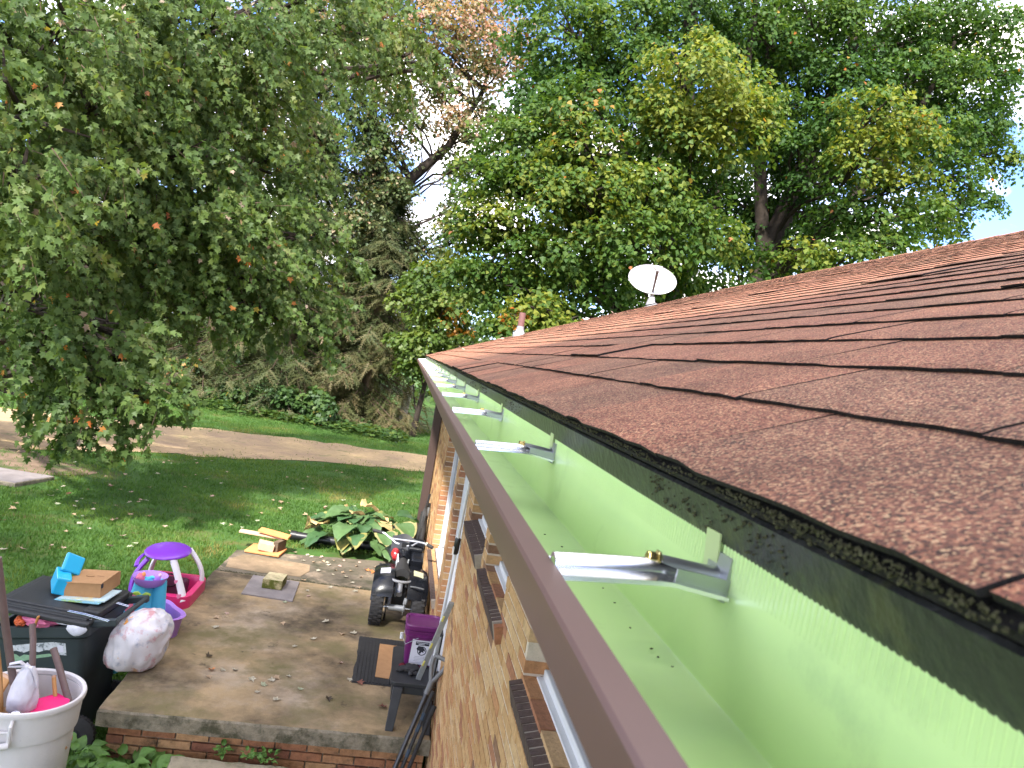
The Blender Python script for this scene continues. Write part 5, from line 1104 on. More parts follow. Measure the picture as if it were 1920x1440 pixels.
b = MB(); b.tube([(.165, 7.26, .150), (.315, 7.26, .150)], .026, 16); b.build('bearing_tube', ['alu_dull'], quad, smooth=True)
b = MB(); b.tube([(.155, 7.262, .150), (.158, 7.34, .21), (.175, 7.42, .285), (.20, 7.52, .31)], [.030, .028, .032, .034], 8); b.build('swing_arm', ['silver'], quad, smooth=True)
b = MB(); b.lathe([(.02, -.003), (.055, -.003), (.055, .003), (.02, .003)], (.30, 7.26, .150), 'X', 24, closed=True); b.tube([(.305, 7.27, .18), (.315, 7.30, .225)], .018, 8); b.build('brake', ['alu_dull'], quad, smooth=True)
b = MB(); b.lathe([(.02, -.004), (.06, -.004), (.06, .004), (.02, .004)], (.145, 7.26, .150), 'X', 24, closed=True); b.tube([(.145, 7.26, .09), (.145, 7.30, .04), (.145, 7.29, .02)], .01, 6); b.build('chain_guard', ['black_plastic'], quad, smooth=True)
b = MB(); b.tube([(.245, 7.34, .24), (.245, 7.45, .31)], .028, 14); b.tube([(.215, 7.35, .22), (.215, 7.44, .30)], .010, 8); b.build('shock_absorber', ['silver'], quad, smooth=True)
b = MB()
for x in (.19, .30): b.tube([(x, 7.38, .30), (x, 7.7, .30), (x, 8.15, .24)], .014, 8)
b.box((.245, 7.80, .20), (.16, .34, .16)); b.box((.245, 7.52, .17), (.13, .16, .12)); b.build('frame', ['black_plastic'], quad, smooth=True, bevel=.01)
def sheet(fn, nu, nv, name, mk, parent, t=.005, local=False):
    vs = [fn(i / nu, j / nv) for j in range(nv + 1) for i in range(nu + 1)]; n = len(vs); vs2 = [Vector(v) - Vector((0, 0, t)) for v in vs]
    fs = [(j * (nu + 1) + i, j * (nu + 1) + i + 1, (j + 1) * (nu + 1) + i + 1, (j + 1) * (nu + 1) + i) for j in range(nv) for i in range(nu)]
    rim = [i for i in range(nu + 1)] + [j * (nu + 1) + nu for j in range(1, nv + 1)] + [nv * (nu + 1) + i for i in range(nu - 1, -1, -1)] + [j * (nu + 1) for j in range(nv - 1, 0, -1)]
    b = MB(); b.add(list(vs) + vs2, fs + [tuple(k + n for k in f[::-1]) for f in fs] + [(rim[i], rim[(i + 1) % len(rim)], rim[(i + 1) % len(rim)] + n, rim[i] + n) for i in range(len(rim))])
    return b.build(name, [mk], parent, smooth=True, local=local)
for sx, xc in ((-1, .085), (1, .405)):
    def fen(u, v, sx=sx, xc=xc):                                # u across outward, v from rear to front
        y = 7.15 + .60 * v; arch = .370 + .050 * math.sin(math.pi * min(1, v * 1.15)) + .02 * v
        x = xc + sx * (-.095 + .185 * u); return (x, y, arch - .045 * u ** 3 - (.10 * (1 - v / .22) ** 2 if v < .22 else 0))
    f = sheet(fen, 8, 14, 'fender', 'gloss_black', quad)
    b = MB(); p0 = Vector(fen(.22, .30)); p1 = Vector(fen(.70, .30)); p2 = Vector(fen(.70, .48)); p3 = Vector(fen(.22, .48)); n_ = Vector((0, 0, .003))
    b.add([p0 + n_ * 3, p1 + n_ * 3, p2 + n_ * 3, p3 + n_ * 3, p0 + n_ * .2, p1 + n_ * .2, p2 + n_ * .2, p3 + n_ * .2], [(0, 1, 2, 3), (0, 4, 5, 1), (1, 5, 6, 2), (2, 6, 7, 3), (3, 7, 4, 0)])
    b.build('sticker', ['paper' if sx < 0 else mat('yellowed_sticker', (.55, .53, .33), .5)], f)
b = MB(); p = [(-.04, 7.46, .43), (0, 7.44, .455)]
def seatf(u, v):
    y = 7.40 + .62 * v; w = .068 - .028 * v; return (.245 + (u - .5) * 2 * w, y, .425 + .035 * v + .05 * (1 - v) ** 4 * 0 - .030 * (2 * u - 1) ** 2 + .02 * math.cos(v * 3))
sheet(seatf, 10, 14, 'seat', 'black_rubber', quad, .06)
b = MB(); b.tube([(.150, 7.36, .380)] + [(.245 - .095 * math.cos(a), 7.30 - .085 * math.sin(a), .385) for a in np.linspace(0, math.pi, 13)] + [(.340, 7.36, .380)], .0115, 8); M['mid_grey'] = mat('mid_grey_plastic', (.25, .25, .26), .45, .4); b.build('grab_bar', ['mid_grey'], quad, smooth=True)
b = MB(); b.tube([(.33, 7.20, .36), (.38, 7.165, .37), (.45, 7.17, .36)], .007, 6); b.build('trim', ['grey_plastic'], quad, smooth=True)
def nose(u, v):
    y = 7.82 + .56 * v; w = .055 + .16 * v ** .6; return (.25 + (u - .5) * 2 * w, y, .46 + .06 * math.sin(v * 2.6) - .10 * abs(2 * u - 1) ** 2.2 - .05 * v ** 3)
sheet(nose, 12, 10, 'front_body', 'gloss_black', quad, .008)
b = MB(); b.blob((.165, 7.88, .445), (.035, .075, .055), 2, .1, sub=3, fn=lambda p: Vector((p.x * (1.2 if p.y > 0 else .9), p.y, p.z))); b.build('red_panel', [mat('red_plastic', (.45, .02, .025), .25, .5)], quad, smooth=True)
b = MB(); b.box((.195, 7.78, .40), (.014, .16, .09), (.3, 0, .1)); b.build('side_panel', ['white'], quad, bevel=.004)
b = MB(); b.box((.295, 7.74, .40), (.014, .12, .05), (.3, 0, -.1)); b.build('side_panel', ['alu_dull'], quad, bevel=.004)
b = MB(); b.box((.36, 7.96, .50), (.15, .16, .13), (.5, 0, -.05)); b.box((.38, 7.84, .42), (.12, .2, .12), (.2, 0, 0)); b.build('front_fender', ['gloss_black'], quad, bevel=.02)
hb = [(-.085, 8.10, .590), (.03, 8.06, .585), (.10, 8.03, .55), (.16, 8.0, .52), (.26, 7.96, .515), (.32, 7.90, .54), (.37, 7.84, .595), (.44, 7.78, .60), (.505, 7.73, .585)]
b = MB(); b.tube(hb, .0095, 10); b.tube([hb[2], hb[6]], .008, 8); b.build('handlebar', ['silver'], quad, smooth=True)
for a, c in ((hb[0], hb[1]), (hb[8], hb[7])): b = MB(); b.tube([Vector(a), Vector(a).lerp(Vector(c), .85)], .0165, 12); b.build('grip', ['black_rubber'], quad, smooth=True)
b = MB(); b.tube([Vector(hb[7]).lerp(Vector(hb[8]), .05), Vector(hb[7]).lerp(Vector(hb[8]), .22)], .018, 10); b.build('collar', [mat('cream_plastic', (.55, .50, .38), .5)], quad, smooth=True)
def plate(u, v): return (.115 + .25 * u, 8.04 - .26 * u * .35 - .05 * v, .60 - .125 * v * 1. - .02 * math.cos(u * 6.28))
sheet(plate, 8, 4, 'number_plate', 'black_plastic', quad, .006)
b = MB(); b.tube([(.245, 7.98, .515), (.25, 8.05, .30)], .016, 8); b.box((.245, 7.965, .522), (.06, .04, .035)); b.build('steering_stem', ['black_plastic'], quad, smooth=True)

quad.scale = (1.05, 1.05, 1.12)

# dark folded frame by the far end of the wall
ff = thing('folded_frame', (.47, 9.7, -.02), 'tall black folded frame leaning on the wall beyond the quad bike', 'folded frame')
b = MB(); b.tube([(.40, 9.35, .0), (.50, 9.75, .72), (.515, 9.85, .80)], .016, 8); b.tube([(.46, 9.35, .0), (.53, 9.78, .70)], .016, 8); b.tube([(.40, 9.9, 0), (.50, 9.6, .55)], .014, 8); b.tube([(.40, 9.36, .05), (.50, 9.36, .05)], .012, 8); b.build('tube_frame', ['black_plastic'], ff, smooth=True)
b = MB(); b.blob((.475, 9.62, .36), (.055, .16, .30), 4, .35, 2.2, 3); b.build('fabric', ['black_rubber'], ff, smooth=True)
for y in (9.33, 9.9): b = MB(); b.lathe([(0, -.012), (.07, -.012), (.075, 0), (.07, .012), (0, .012)], (.42, y, .055), 'X', 20); b.build('wheel', ['black_rubber'], ff, smooth=True)
b = MB(); b.tube([(.505, 9.6, .56), (.52, 9.68, .66)], .018, 8); b.build('strap', ['grey_plastic'], ff, smooth=True)

# ---------------------------------------------------------------- rubbish bag on the porch corner
M['film'] = mat('white_plastic_film', (.72, .69, .72), .25, .5, var=.06, vscale=14, bump=.25, bscale=17, trans=.25, patch=[((.60, .30, .32), 6.2, .585, .05), ((.62, .33, .10), 7.3, .67, .03), ((.36, .40, .52), 8.1, .62, .06), ((.62, .40, .26), 9.5, .66, .03)])
tb_ = thing('rubbish_bag', (-1.61, 5.80, .0), 'full white plastic bag of rubbish slumped on the porch corner', 'rubbish bag')
def bagf(p):
    u = Vector((p.x / .21, p.y / .19, p.z / .22)); r1 = 1 - abs(noise.noise(u * 1.7 + Vector((3, 1, 7)))); r2 = 1 - abs(noise.noise(Vector((u.x * 3.5 + u.z, u.y * 3.5, u.z * 1.6)) + Vector((9, 4, 2)))); r3 = 1 - abs(noise.noise(u * 8 + Vector((1, 8, 5))))
    k = .90 + .07 * r1 + .06 * r2 ** 2 + .012 * r3 ** 2; sq_ = 1 + .10 * (abs(u.x * u.z) + abs(u.y * u.z)); p = Vector((p.x * k * sq_, p.y * k * sq_, p.z * k * (1.0 if p.z > 0 else 1.05)))
    p.x += .05 * p.z / .2 + .05 * max(0, u.x - .3) * max(0, -u.z); return Vector((p.x, p.y, max(p.z, -.183 + .01 * r2)))
b = MB(); b.blob((0, 0, .185), (.20, .185, .245), 11, .05, 1.3, 5, fn=bagf); b.build('bag', ['film'], tb_, smooth=180, local=True)
b = MB(); b.blob((-.02, -.085, .345), (.07, .045, .022), 14, .5, sub=3, fn=lambda p: Vector((p.x, p.y, p.z + .5 * p.y))); b.build('wrapper', [mat('orange_wrapper', (.62, .27, .05), .4, .4, var=.4, vscale=40)], tb_, smooth=True, local=True)

# ---------------------------------------------------------------- wheeled bin
M['bin'] = mat('bin_plastic', (.030, .040, .044), .5, .4, var=.2, vscale=7, bump=.15, bscale=120, patch=[((.075, .085, .09), 4, .66, .05)])
M['bin_lid'] = mat('bin_lid_plastic', (.026, .027, .029), .5, .4, var=.2, vscale=9, bump=.15, bscale=120)
wb = thing('wheeled_bin', (-2.08, 5.92, -.57), 'dark grey wheeled rubbish bin with half open lid and torn sticker', 'wheeled bin', rot=(0, math.radians(-8), math.radians(-4)))
def loft(secs, n=8):                                              # secs: (z, half x, half y, cx, corner)
    b = MB(); vs = []
    for z, hx, hy, cx, r in secs:
        for qx, qy, a0 in ((1, 1, 0), (-1, 1, math.pi / 2), (-1, -1, math.pi), (1, -1, math.pi * 1.5)):
            for k in range(n): a = a0 + math.pi / 2 * k / (n - 1); vs.append((cx + qx * (hx - r) + r * math.cos(a), qy * (hy - r) + r * math.sin(a), z))
    m = 4 * n
    b.add(vs, [(j * m + k, j * m + (k + 1) % m, (j + 1) * m + (k + 1) % m, (j + 1) * m + k) for j in range(len(secs) - 1) for k in range(m)] + [tuple(range(m))[::-1]]); return b
b = loft([(.03, .22, .26, -.02, .05), (.10, .245, .275, -.015, .05), (.46, .265, .295, -.005, .05), (.47, .275, .302, 0, .05), (.78, .30, .325, .01, .05), (.80, .325, .345, .01, .05), (.87, .33, .35, .01, .05), (.872, .30, .32, .01, .04), (.76, .285, .305, .01, .04)], 5)
body = b.build('body', ['bin'], wb, smooth=30, local=True)
b = MB(); b.box((-.02, -.292, .50), (.42, .012, .012), (0, math.radians(-2), 0)); b.box((.13, -.298, .47), (.16, .016, .03), (0, math.radians(-10), 0)); b.build('ridge', ['bin'], wb, local=True, bevel=.004)
ld = link('lid', None, wb, (.335, 0, .895), (0, math.radians(11), 0))
b = MB(); bx = lambda c, d, **k: b.box(c, d, **k)
b.box((-.335, 0, -.005), (.70, .72, .03)); b.box((-.335, 0, .012), (.64, .64, .026), None); b.box((-.33, 0, .028), (.56, .54, .024))
lidm = b.mesh('lid', ['bin_lid'])
bpy.data.objects.remove(ld); ld = link('lid', lidm, wb, (.335, 0, .895), (0, math.radians(11), 0)); bv = ld.modifiers.new('Bevel', 'BEVEL'); bv.width = .012; bv.segments = 3
for y in (-.30, .30): b = MB(); b.box((-.30, y, .026), (.60, .03, .012)); b.build('rib', ['bin_lid'], ld, local=True, bevel=.004)
b = MB(); b.box((-.03, 0, .03), (.12, .50, .05)); b.box((-.345, -.352, -.008), (.69, .02, .035)); b.build('flange', ['bin_lid'], ld, local=True, bevel=.01)
b = MB()
for y in (-.26, .26): b.box((.41, y, .875), (.19, .05, .05), (0, math.radians(-4), 0))
b.tube([(.49, -.28, .885), (.49, .28, .885)], .018, 12); b.build('handle', ['bin'], wb, local=True, bevel=.008)
for y in (-.325, .26):
    b = MB(); b.lathe([(.03, -.02), (.105, -.024), (.125, -.018), (.128, 0), (.125, .018), (.105, .024), (.03, .02)], (0, 0, 0), 'Y', 36, closed=True)
    w_ = b.build('wheel', ['black_rubber'], None, smooth=True); w_.parent = wb; w_.location = (.255, y, .115)
    b = MB(); b.lathe([(0, -.016), (.034, -.022), (.034, .022), (0, .016)], (0, 0, 0), 'Y', 20)
    for k in range(8): a = k * math.pi / 4; b.box((.065 * math.cos(a), 0, .065 * math.sin(a)), (.08, .012, .016), Matrix.Rotation(-a, 3, 'Y'))
    b.build('spoke', ['black_plastic'], w_, local=True)
    b = MB(); b.lathe([(0, -.03), (.010, -.03), (.012, -.018), (0, -.018)], (0, 0, 0), 'Y', 12); b.build('hub_cap', ['alu'], w_, local=True)
    b = MB()
    for k in range(30): a = k * math.pi / 15; b.box((.127 * math.cos(a), 0, .127 * math.sin(a)), (.008, .036, .010), Matrix.Rotation(-a, 3, 'Y'))
    tag(b.build('tread', ['black_rubber'], w_, local=True), kind='stuff')
M['sticker_w'] = mat('torn_white_sticker', (.52, .54, .56), .6, .3, var=.2, vscale=30, patch=[((.16, .18, .19), 22, .56, .03)]); M['sticker_g'] = mat('torn_green_sticker', (.22, .36, .23), .6, .3, var=.25, vscale=30)
fp = lambda u, v, w: (u, -.302 - .0742 * (v - .47) - .0015 - w, v)     # on the bin's near side
b = MB(); b.prism([(-.20, .735), (.0, .755), (.10, .762), (.18, .752), (.185, .665), (.12, .672), (.11, .70), (.05, .705), (.0, .69), (-.06, .70), (-.10, .685), (-.15, .70), (-.20, .69)], .001, fp, 0)
b.prism([(-.20, .684), (-.15, .672), (-.13, .655), (-.10, .672), (-.04, .664), (.02, .672), (.07, .678), (.10, .664), (.06, .655), (.0, .648), (-.06, .636), (-.12, .622), (-.16, .612), (-.20, .606)], .001, fp, 1)
b.prism([(.125, .69), (.165, .69), (.165, .735), (.125, .735)], .0016, fp, 2); b.build('sticker', ['sticker_w', 'sticker_g', 'paper'], wb, local=True)
for y in (-.30, -.28, .02, .04):
    b = MB(); b.tube([(.18, y, .968), (.30, y - .005, .945), (.46, y - .01, .90)], .0035, 6); b.build('wire', ['alu'], wb, local=True)
for (c, dms, col, lab, nm, sd) in [((-2.22, 5.63, .33), (.11, .06, .052), (.55, .14, .26), 'pink striped bundle squeezed under the bin lid', 'cloth_bundle', 3), ((-2.0, 5.63, .35), (.12, .05, .04), (.62, .62, .68), 'white plastic bag hanging over the bin rim', 'plastic_bag', 5), ((-2.35, 5.63, .31), (.04, .05, .035), (.50, .10, .03), 'small orange red scrap at the left of the bin opening', 'plastic_scrap', 8)]:
    t = thing(nm, c, lab, 'rubbish'); m = mat(nm, col, .5, .35, var=.25, vscale=25)
    b = MB(); b.blob((0, 0, 0), dms, sd, .3, 2.3, 4); b.build('bundle', [m], t, smooth=True, local=True)
    if nm == 'plastic_bag': b = MB(); b.blob((.04, -.070, -.035), (.065, .014, .045), 7, .12, 2, 3, fn=lambda p: Vector((p.x * (1 + 6 * p.z), p.y, p.z))); b.build('flap', [m], t, smooth=True, local=True)
    if nm == 'cloth_bundle':
        b = MB(); b.box((.0, -.09, .0), (.012, .03, .12), (0, .2, 0)); b.build('band', [mat('ochre_band', (.45, .20, .05), .6)], t, local=True, bevel=.004)

# things on the lid
cb_ = thing('cardboard_box', (-2.05, 6.02, .428), 'closed brown cardboard box lying on the bin lid', 'box', rot=(0, math.radians(-5), math.radians(-3)))
b = MB(); b.box((0, 0, .062), (.255, .34, .105)); b.build('carton', ['cardboard'], cb_, local=True, bevel=.003)
b = MB(); b.box((.0, -.02, .1185), (.262, .31, .004), (math.radians(1.5), 0, 0)); b.build('flap', ['cardboard'], cb_, local=True)
b = MB(); b.tube([(-.045 + .06 * t, -.02 - .014 * math.sin(math.pi * t), .1225) for t in np.linspace(0, 1, 9)], .0022, 5); b.box((.055, -.008, .1222), (.05, .006, .001)); b.build('printed_mark', [mat('faint_brown_ink', (.20, .105, .05), .8)], cb_, local=True)
b = MB(); b.box((.131, -.155, .095), (.006, .025, .028)); b.build('gap', ['ink'], cb_, local=True)
bl = thing('picture_book', (-2.06, 5.92, .424), 'thin green and blue picture book under the cardboard box', 'book', rot=(0, math.radians(-4), math.radians(-8)))
b = MB(); b.box((0, 0, .004), (.36, .30, .006)); b.build('cover', [mat('book_green', (.28, .40, .06), .5, patch=[((.20, .42, .52), 6, .52, .04), ((.60, .22, .08), 9, .64, .03)])], bl, local=True)
b = MB(); b.box((.03, .01, .012), (.33, .27, .007), (0, 0, .05)); b.build('page', [mat('book_page', (.45, .58, .62), .5, patch=[((.62, .16, .12), 8, .60, .03), ((.62, .58, .30), 6, .60, .05)])], bl, local=True)
cs = thing('plastic_case', (-2.225, 5.96, .43), 'bright blue open plastic case leaning on the cardboard box', 'case', rot=(0, math.radians(6), math.radians(10)))
M['blue'] = mat('bright_blue_plastic', (.02, .36, .62), .3, .5)
b = MB(); b.box((-.035, -.02, .075), (.10, .20, .13), (.1, .12, .3)); b.build('tray', ['blue'], cs, local=True, bevel=.012); b = MB(); b.box((.0, .06, .185), (.14, .035, .14), (-.55, .35, .5)); b.build('lid', ['blue'], cs, local=True, bevel=.012)
pc = thing('paper_scrap', (-2.30, 6.05, .43), 'cream paper scrap standing beside the blue case', 'paper'); b = MB(); b.prism([(-.03, 0), (.02, 0), (.01, .1), (-.03, .13)], .004, lambda u, v, w: (u, w, v)); b.build('sheet', [mat('cream_paper', (.52, .42, .28), .7)], pc, local=True)

# ---------------------------------------------------------------- pale barrel with sticks and bags
M['barrel'] = mat('barrel_plastic', (.60, .57, .575), .5, .35, var=.08, vscale=5, bump=.1, bscale=80, patch=[((.34, .31, .29), 3.0, .66, .05)])
BX, BY, BZ = -1.88, 4.73, -.53
ba = thing('plastic_barrel', (BX, BY, BZ), 'round pale grey plastic barrel filled with sticks and bags', 'barrel')
b = MB(); b.lathe([(0, 0), (.235, 0), (.242, .01), (.268, .60), (.280, .605), (.283, .62), (.292, .77), (.278, .77), (.262, .60), (.232, .02), (0, .02)], (0, 0, 0), 'Z', 56); b.build('body', ['barrel'], ba, smooth=True, local=True)
b = MB(); b.lathe([(.280, .775), (.282, .797), (.292, .806), (.302, .803), (.307, .79), (.303, .772), (.293, .768)], (0, 0, 0), 'Z', 56, closed=True); b.build('rim', ['barrel'], ba, smooth=True, local=True)
b = MB(); A = math.radians(-91)
def cyl(a, r, z): return Vector((r * math.cos(a), r * math.sin(a), z))
for da in (-.22, .22): b.tube([cyl(A + da, .290, .765), cyl(A + da * .98, .318, .74), cyl(A + da * .95, .312, .63)], .011, 8)
b.tube([cyl(A - .22, .314, .635), cyl(A, .335, .625), cyl(A + .22, .314, .635)], .020, 10); b.tube([cyl(A - .21, .300, .70), cyl(A, .304, .70), cyl(A + .21, .300, .70)], .008, 8); b.build('handle', ['barrel'], ba, smooth=True, local=True)
M['brown_pole'] = mat('brown_metal', (.13, .085, .08), .5, .4, var=.15, vscale=20); M['stick'] = mat('light_wood', (.50, .26, .10), .7, .25, var=.2, vscale=25)
for pts, r, mk, nm, lab in [([(-1.90, 4.74, .05), (-2.03, 4.68, .64), (-2.10, 4.62, 1.05)], .021, 'brown_pole', 'metal_pole', 'tall brown metal pole standing out of the barrel'), ([(-1.83, 4.70, .10), (-1.97, 4.92, .48), (-2.0, 4.95, .56)], .018, 'brown_pole', 'metal_tube', 'short brown tube behind the tied white bag in the barrel'),
        ([(-1.66, 4.80, .16), (-1.81, 4.92, .36), (-1.86, 4.96, .42)], .020, 'brown_pole', 'metal_rail', 'brown rail slanting to the inner edge of the barrel'), ([(-1.98, 4.72, .0), (-2.03, 4.70, .36), (-2.09, 4.67, .68)], .011, 'stick', 'wooden_stick', 'thin light wooden stick beside the tall brown pole'),
        ([(-1.90, 4.56, .14), (-1.85, 4.75, .24)], .022, 'stick', 'wood_lath', 'light wood slat lying low in the barrel'), ([(-2.12, 4.70, .05), (-2.04, 4.80, .30)], .05, 'stick', 'wood_offcut', 'wide tan wood piece at the left inside the barrel'), ([(-1.74, 4.80, .15), (-1.80, 4.86, .30)], .012, 'stick', 'wood_dowel', 'short wood dowel behind the pink folder')]:
    t = thing(nm, pts[0], lab, 'stick'); b = MB(); b.tube(pts, r, 10, sq=.35 if 'lath' in nm or 'offcut' in nm else 1.); b.build('shaft', [mk], t, smooth=True)
    b = MB(); p = Vector(pts[-1]); q_ = Vector(pts[-2]); e = (p - q_).normalized(); b.tube([p, p + e * .012], r * 1.04, 10, sq=.35 if 'lath' in nm or 'offcut' in nm else 1.); b.build('end', ['wood_pale' if mk == 'stick' else 'brown_pole'], t, smooth=True)
t = thing('pink_folder', (-1.73, 4.70, .15), 'hot pink plastic folder lying in the barrel', 'folder')
b = MB(); b.prism([(-.11, -.14), (.10, -.02), (.06, .10), (-.03, .15), (-.14, .06)], .012, lambda u, v, w: (u, v, .03 + w + .15 * v + .02 * u)); b.build('cover', [mat('hot_pink', (.72, .012, .16), .4, .4)], t, bevel=.003, local=True)
t = thing('carrier_bag', (-1.885, 4.68, .16), 'small white tied plastic bag on top of the barrel', 'plastic bag')
bw_ = mat('thin_white_bag', (.70, .68, .74), .35, .4, var=.08, vscale=16, bump=.3, bscale=45, trans=.25)
b = MB(); b.blob((0, 0, .13), (.075, .06, .155), 9, .16, 2.2, 4, fn=lambda p: Vector((p.x * (1 - 2.6 * max(-.1, p.z)), p.y * (1 - 2.6 * max(-.1, p.z)), p.z))); b.build('bag', [bw_], t, smooth=180, local=True)
b = MB(); b.tube([(0, 0, .27), (-.035, -.01, .30), (-.085, -.015, .285), (-.095, -.015, .268), (-.06, -.012, .270), (-.01, -.005, .275)], [.012, .018, .016, .012, .015, .012], 8, sq=.5)
b.tube([(0, 0, .27), (.035, -.01, .275), (.065, -.015, .22), (.075, -.015, .165), (.055, -.012, .16), (.045, -.01, .21)], [.012, .018, .016, .013, .013, .008], 8, sq=.5); b.blob((0, 0, .272), (.018, .018, .015), 2, .2, sub=2); b.build('handle', [bw_], t, smooth=True, local=True)
t = thing('glass_ball', (-1.855, 4.555, .20), 'clear shiny ball resting under the white bag in the barrel', 'ball'); b = MB(); b.blob((0, 0, 0), (.034, .034, .034), 1, 0, 1, 4); b.build('ball', ['alu'], t, smooth=True, local=True)
b = MB(); b.lathe([(.0345, -.002), (.036, 0), (.0345, .002)], (0, 0, 0), 'Z', 24); b.build('seam', ['white'], t, local=True)
for c, dm_, col, lab, nm in [((-1.92, 4.56, .17), (.07, .03, .02), (.03, .06, .30), 'dark blue plastic piece at the near side of the barrel', 'plastic_piece'), ((-1.77, 4.53, .18), (.05, .025, .018), (.75, .28, .04), 'orange toy piece below the pink folder', 'toy_piece')]:
    t = thing(nm, c, lab, 'toy part'); b = MB(); b.box((0, 0, 0), [2 * k for k in dm_], (.2, .1, .3)); b.build('block', [mat(nm, col, .4, .4)], t, bevel=.008, local=True)
    b = MB(); b.box((.01, 0, dm_[2] + .004), (dm_[0], dm_[1], .01), (.2, .1, .3)); b.build('tab', [mat(nm + '_tab', tuple(k * .8 for k in col), .4, .4)], t, bevel=.003, local=True)
# rubbish low in the barrel
t = thing('barrel_litter', (BX, BY, BZ + .1), 'tan rubbish filling the barrel under the sticks', 'rubbish'); b = MB(); b.blob((0, 0, .42), (.24, .24, .16), 6, .2, 3, 4); b.build('heap', [mat('tan_rubbish', (.30, .18, .10), .8, .2, var=.4, vscale=14)], t, smooth=True, local=True)

# ---------------------------------------------------------------- water play table
M['lilac'] = mat('lilac_plastic', (.40, .20, .62), .38, .45); M['aqua'] = mat('aqua_plastic', (.08, .48, .68), .38, .45); M['rose'] = mat('rose_plastic', (.68, .17, .25), .4, .4); M['magenta'] = mat('magenta_plastic', (.40, .01, .26), .35, .45); M['lime'] = mat('lime_plastic', (.36, .55, .08), .4, .4)
wt = thing('water_table', (-1.77, 6.45, -.20), 'lilac and turquoise toy water table with tower and slide', 'toy')
lob = lambda a: 1 + .10 * math.cos(4 * a + .4)
b = MB(); b.lathe([(0, .17), (.18, .17), (.215, .19), (.245, .36), (.275, .375), (.285, .365), (.265, .345), (.235, .15), (0, .14)], (0, 0, 0), 'Z', 60, squash=lob); b.build('tub', ['lilac'], wt, smooth=True, local=True)
for a in (.8, 2.4, 3.9, 5.5): b = MB(); b.tube([(.17 * math.cos(a), .17 * math.sin(a), .16), (.19 * math.cos(a), .19 * math.sin(a), -.10)], .03, 10); b.build('leg', ['aqua'], wt, smooth=True, local=True)
b = MB(); b.lathe([(.15, .20), (.135, .30), (.10, .42), (.075, .56), (.07, .60), (0, .60)], (-.06, .05, 0), 'Z', 28, squash=lambda a: 1 + .10 * math.cos(5 * a)); b.lathe([(.085, .2), (.07, .35), (.05, .60), (0, .62)], (.055, .07, 0), 'Z', 20); b.build('tower', ['aqua'], wt, smooth=True, local=True)
b = MB(); b.lathe([(0, .575), (.07, .575), (.10, .595), (.128, .64), (.136, .645), (.132, .632), (.108, .582), (.07, .56), (0, .56)], (-.02, .04, 0), 'Z', 36); b.build('bowl', ['lilac'], wt, smooth=True, local=True)
def slide(u, v): return (-.15 + .03 * v + .07 * (v > .4) * (v - .4) * 1.2 + (u - .5) * .07, -.02 - .12 * v - .02, .50 - .02 * v - .20 * max(0, v - .35) ** 1.1 + .02 * (2 * u - 1) ** 2)
sheet(slide, 6, 10, 'slide', 'rose', wt, .008, local=True)
b = MB(); b.box((-.12, -.06, .49), (.10, .03, .035), (0, .2, .2)); b.build('spout', ['rose'], wt, bevel=.01, local=True)
for c in ((-.005, -.14, .315), (.035, -.17, .30)):
    b = MB(); b.lathe([(0, -.012), (.03, -.012), (.032, 0), (.03, .012), (0, .012)], c, 'Y', 18, squash=lambda a: 1 + .08 * math.cos(6 * a)); w_ = b.build('water_wheel', ['magenta'], wt, smooth=True, local=True); b = MB(); b.lathe([(0, -.018), (.009, -.018), (.009, -.01), (0, -.01)], c, 'Y', 10); b.build('hub', ['rose'], w_, local=True)
for sx in (-1, 1): b = MB(); b.prism([(0, 0), (.03, .022), (.065, .012), (.07, -.004), (.04, -.012)], .02, lambda u, v, w, sx=sx: (-.03 + sx * u, -.075 - w, .525 + v)); b.build('palm_leaf', ['lime'], wt, bevel=.004, local=True)
b = MB(); b.box((-.19, -.08, .34), (.06, .05, .03), (0, .4, .3)); b.build('fin', ['aqua'], wt, bevel=.01, local=True)
b = MB(); b.box((.225, -.14, .27), (.03, .025, .055), (0, -.1, .6)); b.build('badge', [mat('red_badge', (.60, .04, .06), .4)], wt, bevel=.004, local=True)
for c, dm_, mk, lab, nm in [((-1.80, 6.45, .415), (.05, .022, .03), 'aqua', 'turquoise toy scoop standing in the upper toy bowl', 'toy_scoop'), ((-1.85, 6.43, .43), (.035, .02, .04), 'rose', 'pink and orange toy in the upper toy bowl', 'toy_figure'), ((-1.73, 6.46, .43), (.03, .02, .035), 'lilac', 'small lilac toy cup at the edge of the upper toy bowl', 'toy_cup'), ((-1.62, 6.42, .10), (.03, .03, .04), 'rose', 'pink toy standing in the lilac tub', 'toy_boat'), ((-1.61, 6.34, .06), (.06, .05, .03), 'aqua', 'pale turquoise toy lying in the lilac tub', 'toy_shell')]:
    t = thing(nm, c, lab, 'toy'); b = MB(); b.blob((0, 0, 0), dm_, int(c[0] * -100), .3, 1.6, 3); b.build('body', [mk], t, smooth=True, local=True)
    b = MB(); b.blob((dm_[0] * .7, 0, dm_[2] * .9), [k * .5 for k in dm_], 4, .2, 2, 2); b.build('top', [mat(nm + '_top', {'aqua': (.10, .60, .66), 'rose': (.75, .30, .08), 'lilac': (.62, .42, .50)}[mk], .4)], t, smooth=True, local=True)

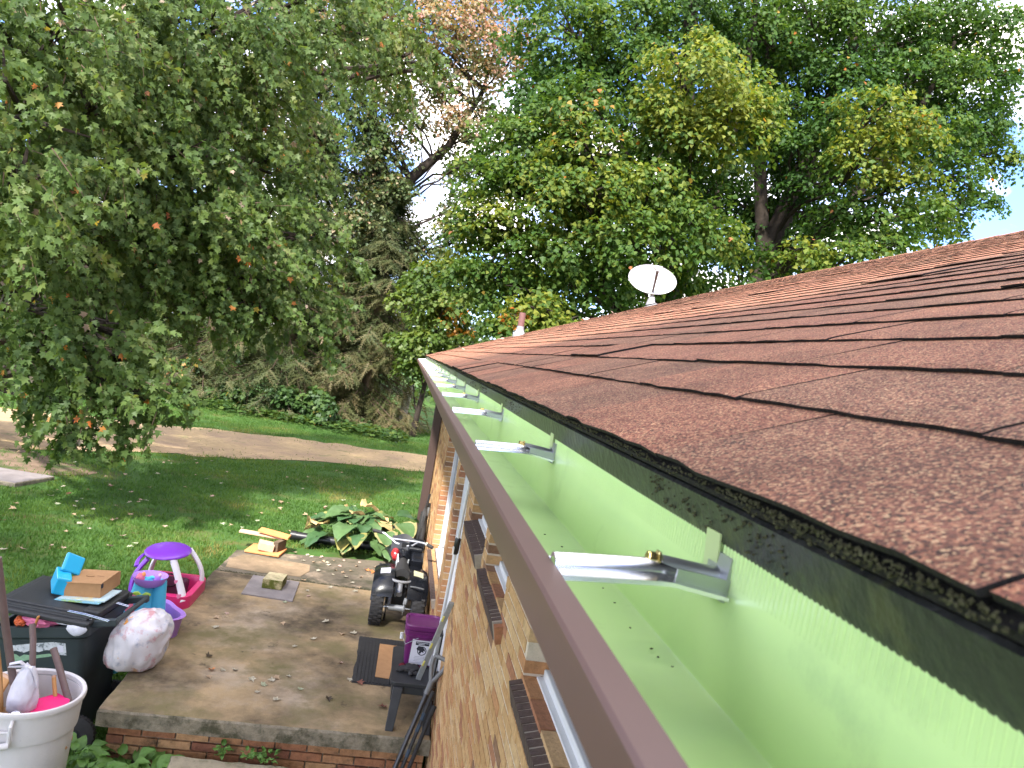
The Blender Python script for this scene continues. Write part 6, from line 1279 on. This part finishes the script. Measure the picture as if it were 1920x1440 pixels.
# ---------------------------------------------------------------- toddler car
M['violet'] = mat('violet_plastic', (.22, .045, .52), .28, .5); M['white_pl'] = mat('white_plastic', (.74, .70, .74), .35, .4); M['pink_pl'] = mat('pink_plastic', (.66, .03, .16), .32, .45)
tc_ = thing('toddler_car', (-1.86, 7.35, -.30), 'pink ride on toddler car with violet roof and white pillars', 'toy car')
b = loft([(.08, .20, .26, 0, .08), (.12, .235, .31, 0, .10), (.28, .265, .35, .01, .11), (.405, .262, .34, .01, .11), (.412, .215, .28, .01, .09), (.22, .17, .23, 0, .08)], 6); b.build('body', ['pink_pl'], tc_, smooth=True, local=True)
b = MB(); b.blob((-.045, 0, .70), (.195, .28, .050), 2, .02, 1, 4, fn=lambda p: Vector((p.x * 1.0, p.y, p.z * (1 if p.z > 0 else .5)))); b.build('roof', ['violet'], tc_, smooth=True, local=True)
def pillar(a, c, w, bow, name='pillar', mk='white_pl'):
    a, c = Vector(a), Vector(c)
    pts = [a.lerp(c, t) + Vector((bow * math.sin(math.pi * t), 0, 0)) for t in np.linspace(0, 1, 7)]
    b = MB(); b.tube(pts, [w * (1 + .25 * abs(t - .4)) for t in np.linspace(0, 1, 7)], 12, sq=.55); return b.build(name, [mk], tc_, smooth=True, local=True)
p1 = pillar((.06, -.20, .69), (.225, -.30, .36), .036, .005); pillar((.10, .18, .69), (.245, .20, .35), .036, .05); pillar((-.14, .20, .68), (-.235, .22, .35), .034, -.03)
pillar((-.15, -.23, .68), (-.22, -.29, .33), .038, -.05, 'front_pillar', 'violet'); pillar((-.19, -.05, .70), (-.24, -.22, .60), .018, -.03, 'hand_hold', 'violet')
M['heart'] = mat('pink_print', (.62, .16, .28), .5)
for (u, v, s_) in ((.155, .53, .020), (.205, .415, .026)):
    pts = [(u + s_ * .8 * math.sin(t) ** 3, v + s_ * (.8 * math.cos(t) - .3 * math.cos(2 * t) - .12 * math.cos(3 * t))) for t in np.linspace(0, 2 * math.pi, 22)[:-1]]
    b = MB(); b.prism(pts, .003, lambda x, z, w: (x - .02, -.232 - .29 * (.68 - z) * .95 - .028 - w, z)); b.build('heart', ['heart'], p1, local=True)
b = MB(); b.lathe([(.055, -.008), (.066, 0), (.055, .008)], (0, .05, .42), 'Y', 20, closed=True); b.build('steering_wheel', ['black_plastic'], tc_, smooth=True, local=True)
b = MB(); b.box((.0, .18, .30), (.26, .10, .22), (-.2, 0, 0)); b.build('seat', [mat('maroon_plastic', (.10, .02, .05), .4)], tc_, bevel=.03, local=True)
for x in (-.2, .2):
    for y in (-.2, .2): b = MB(); b.lathe([(0, -.03), (.07, -.03), (.085, -.02), (.085, .02), (.07, .03), (0, .03)], (x, y, .085), 'X', 20); b.build('wheel', ['black_plastic'], tc_, smooth=True, local=True)
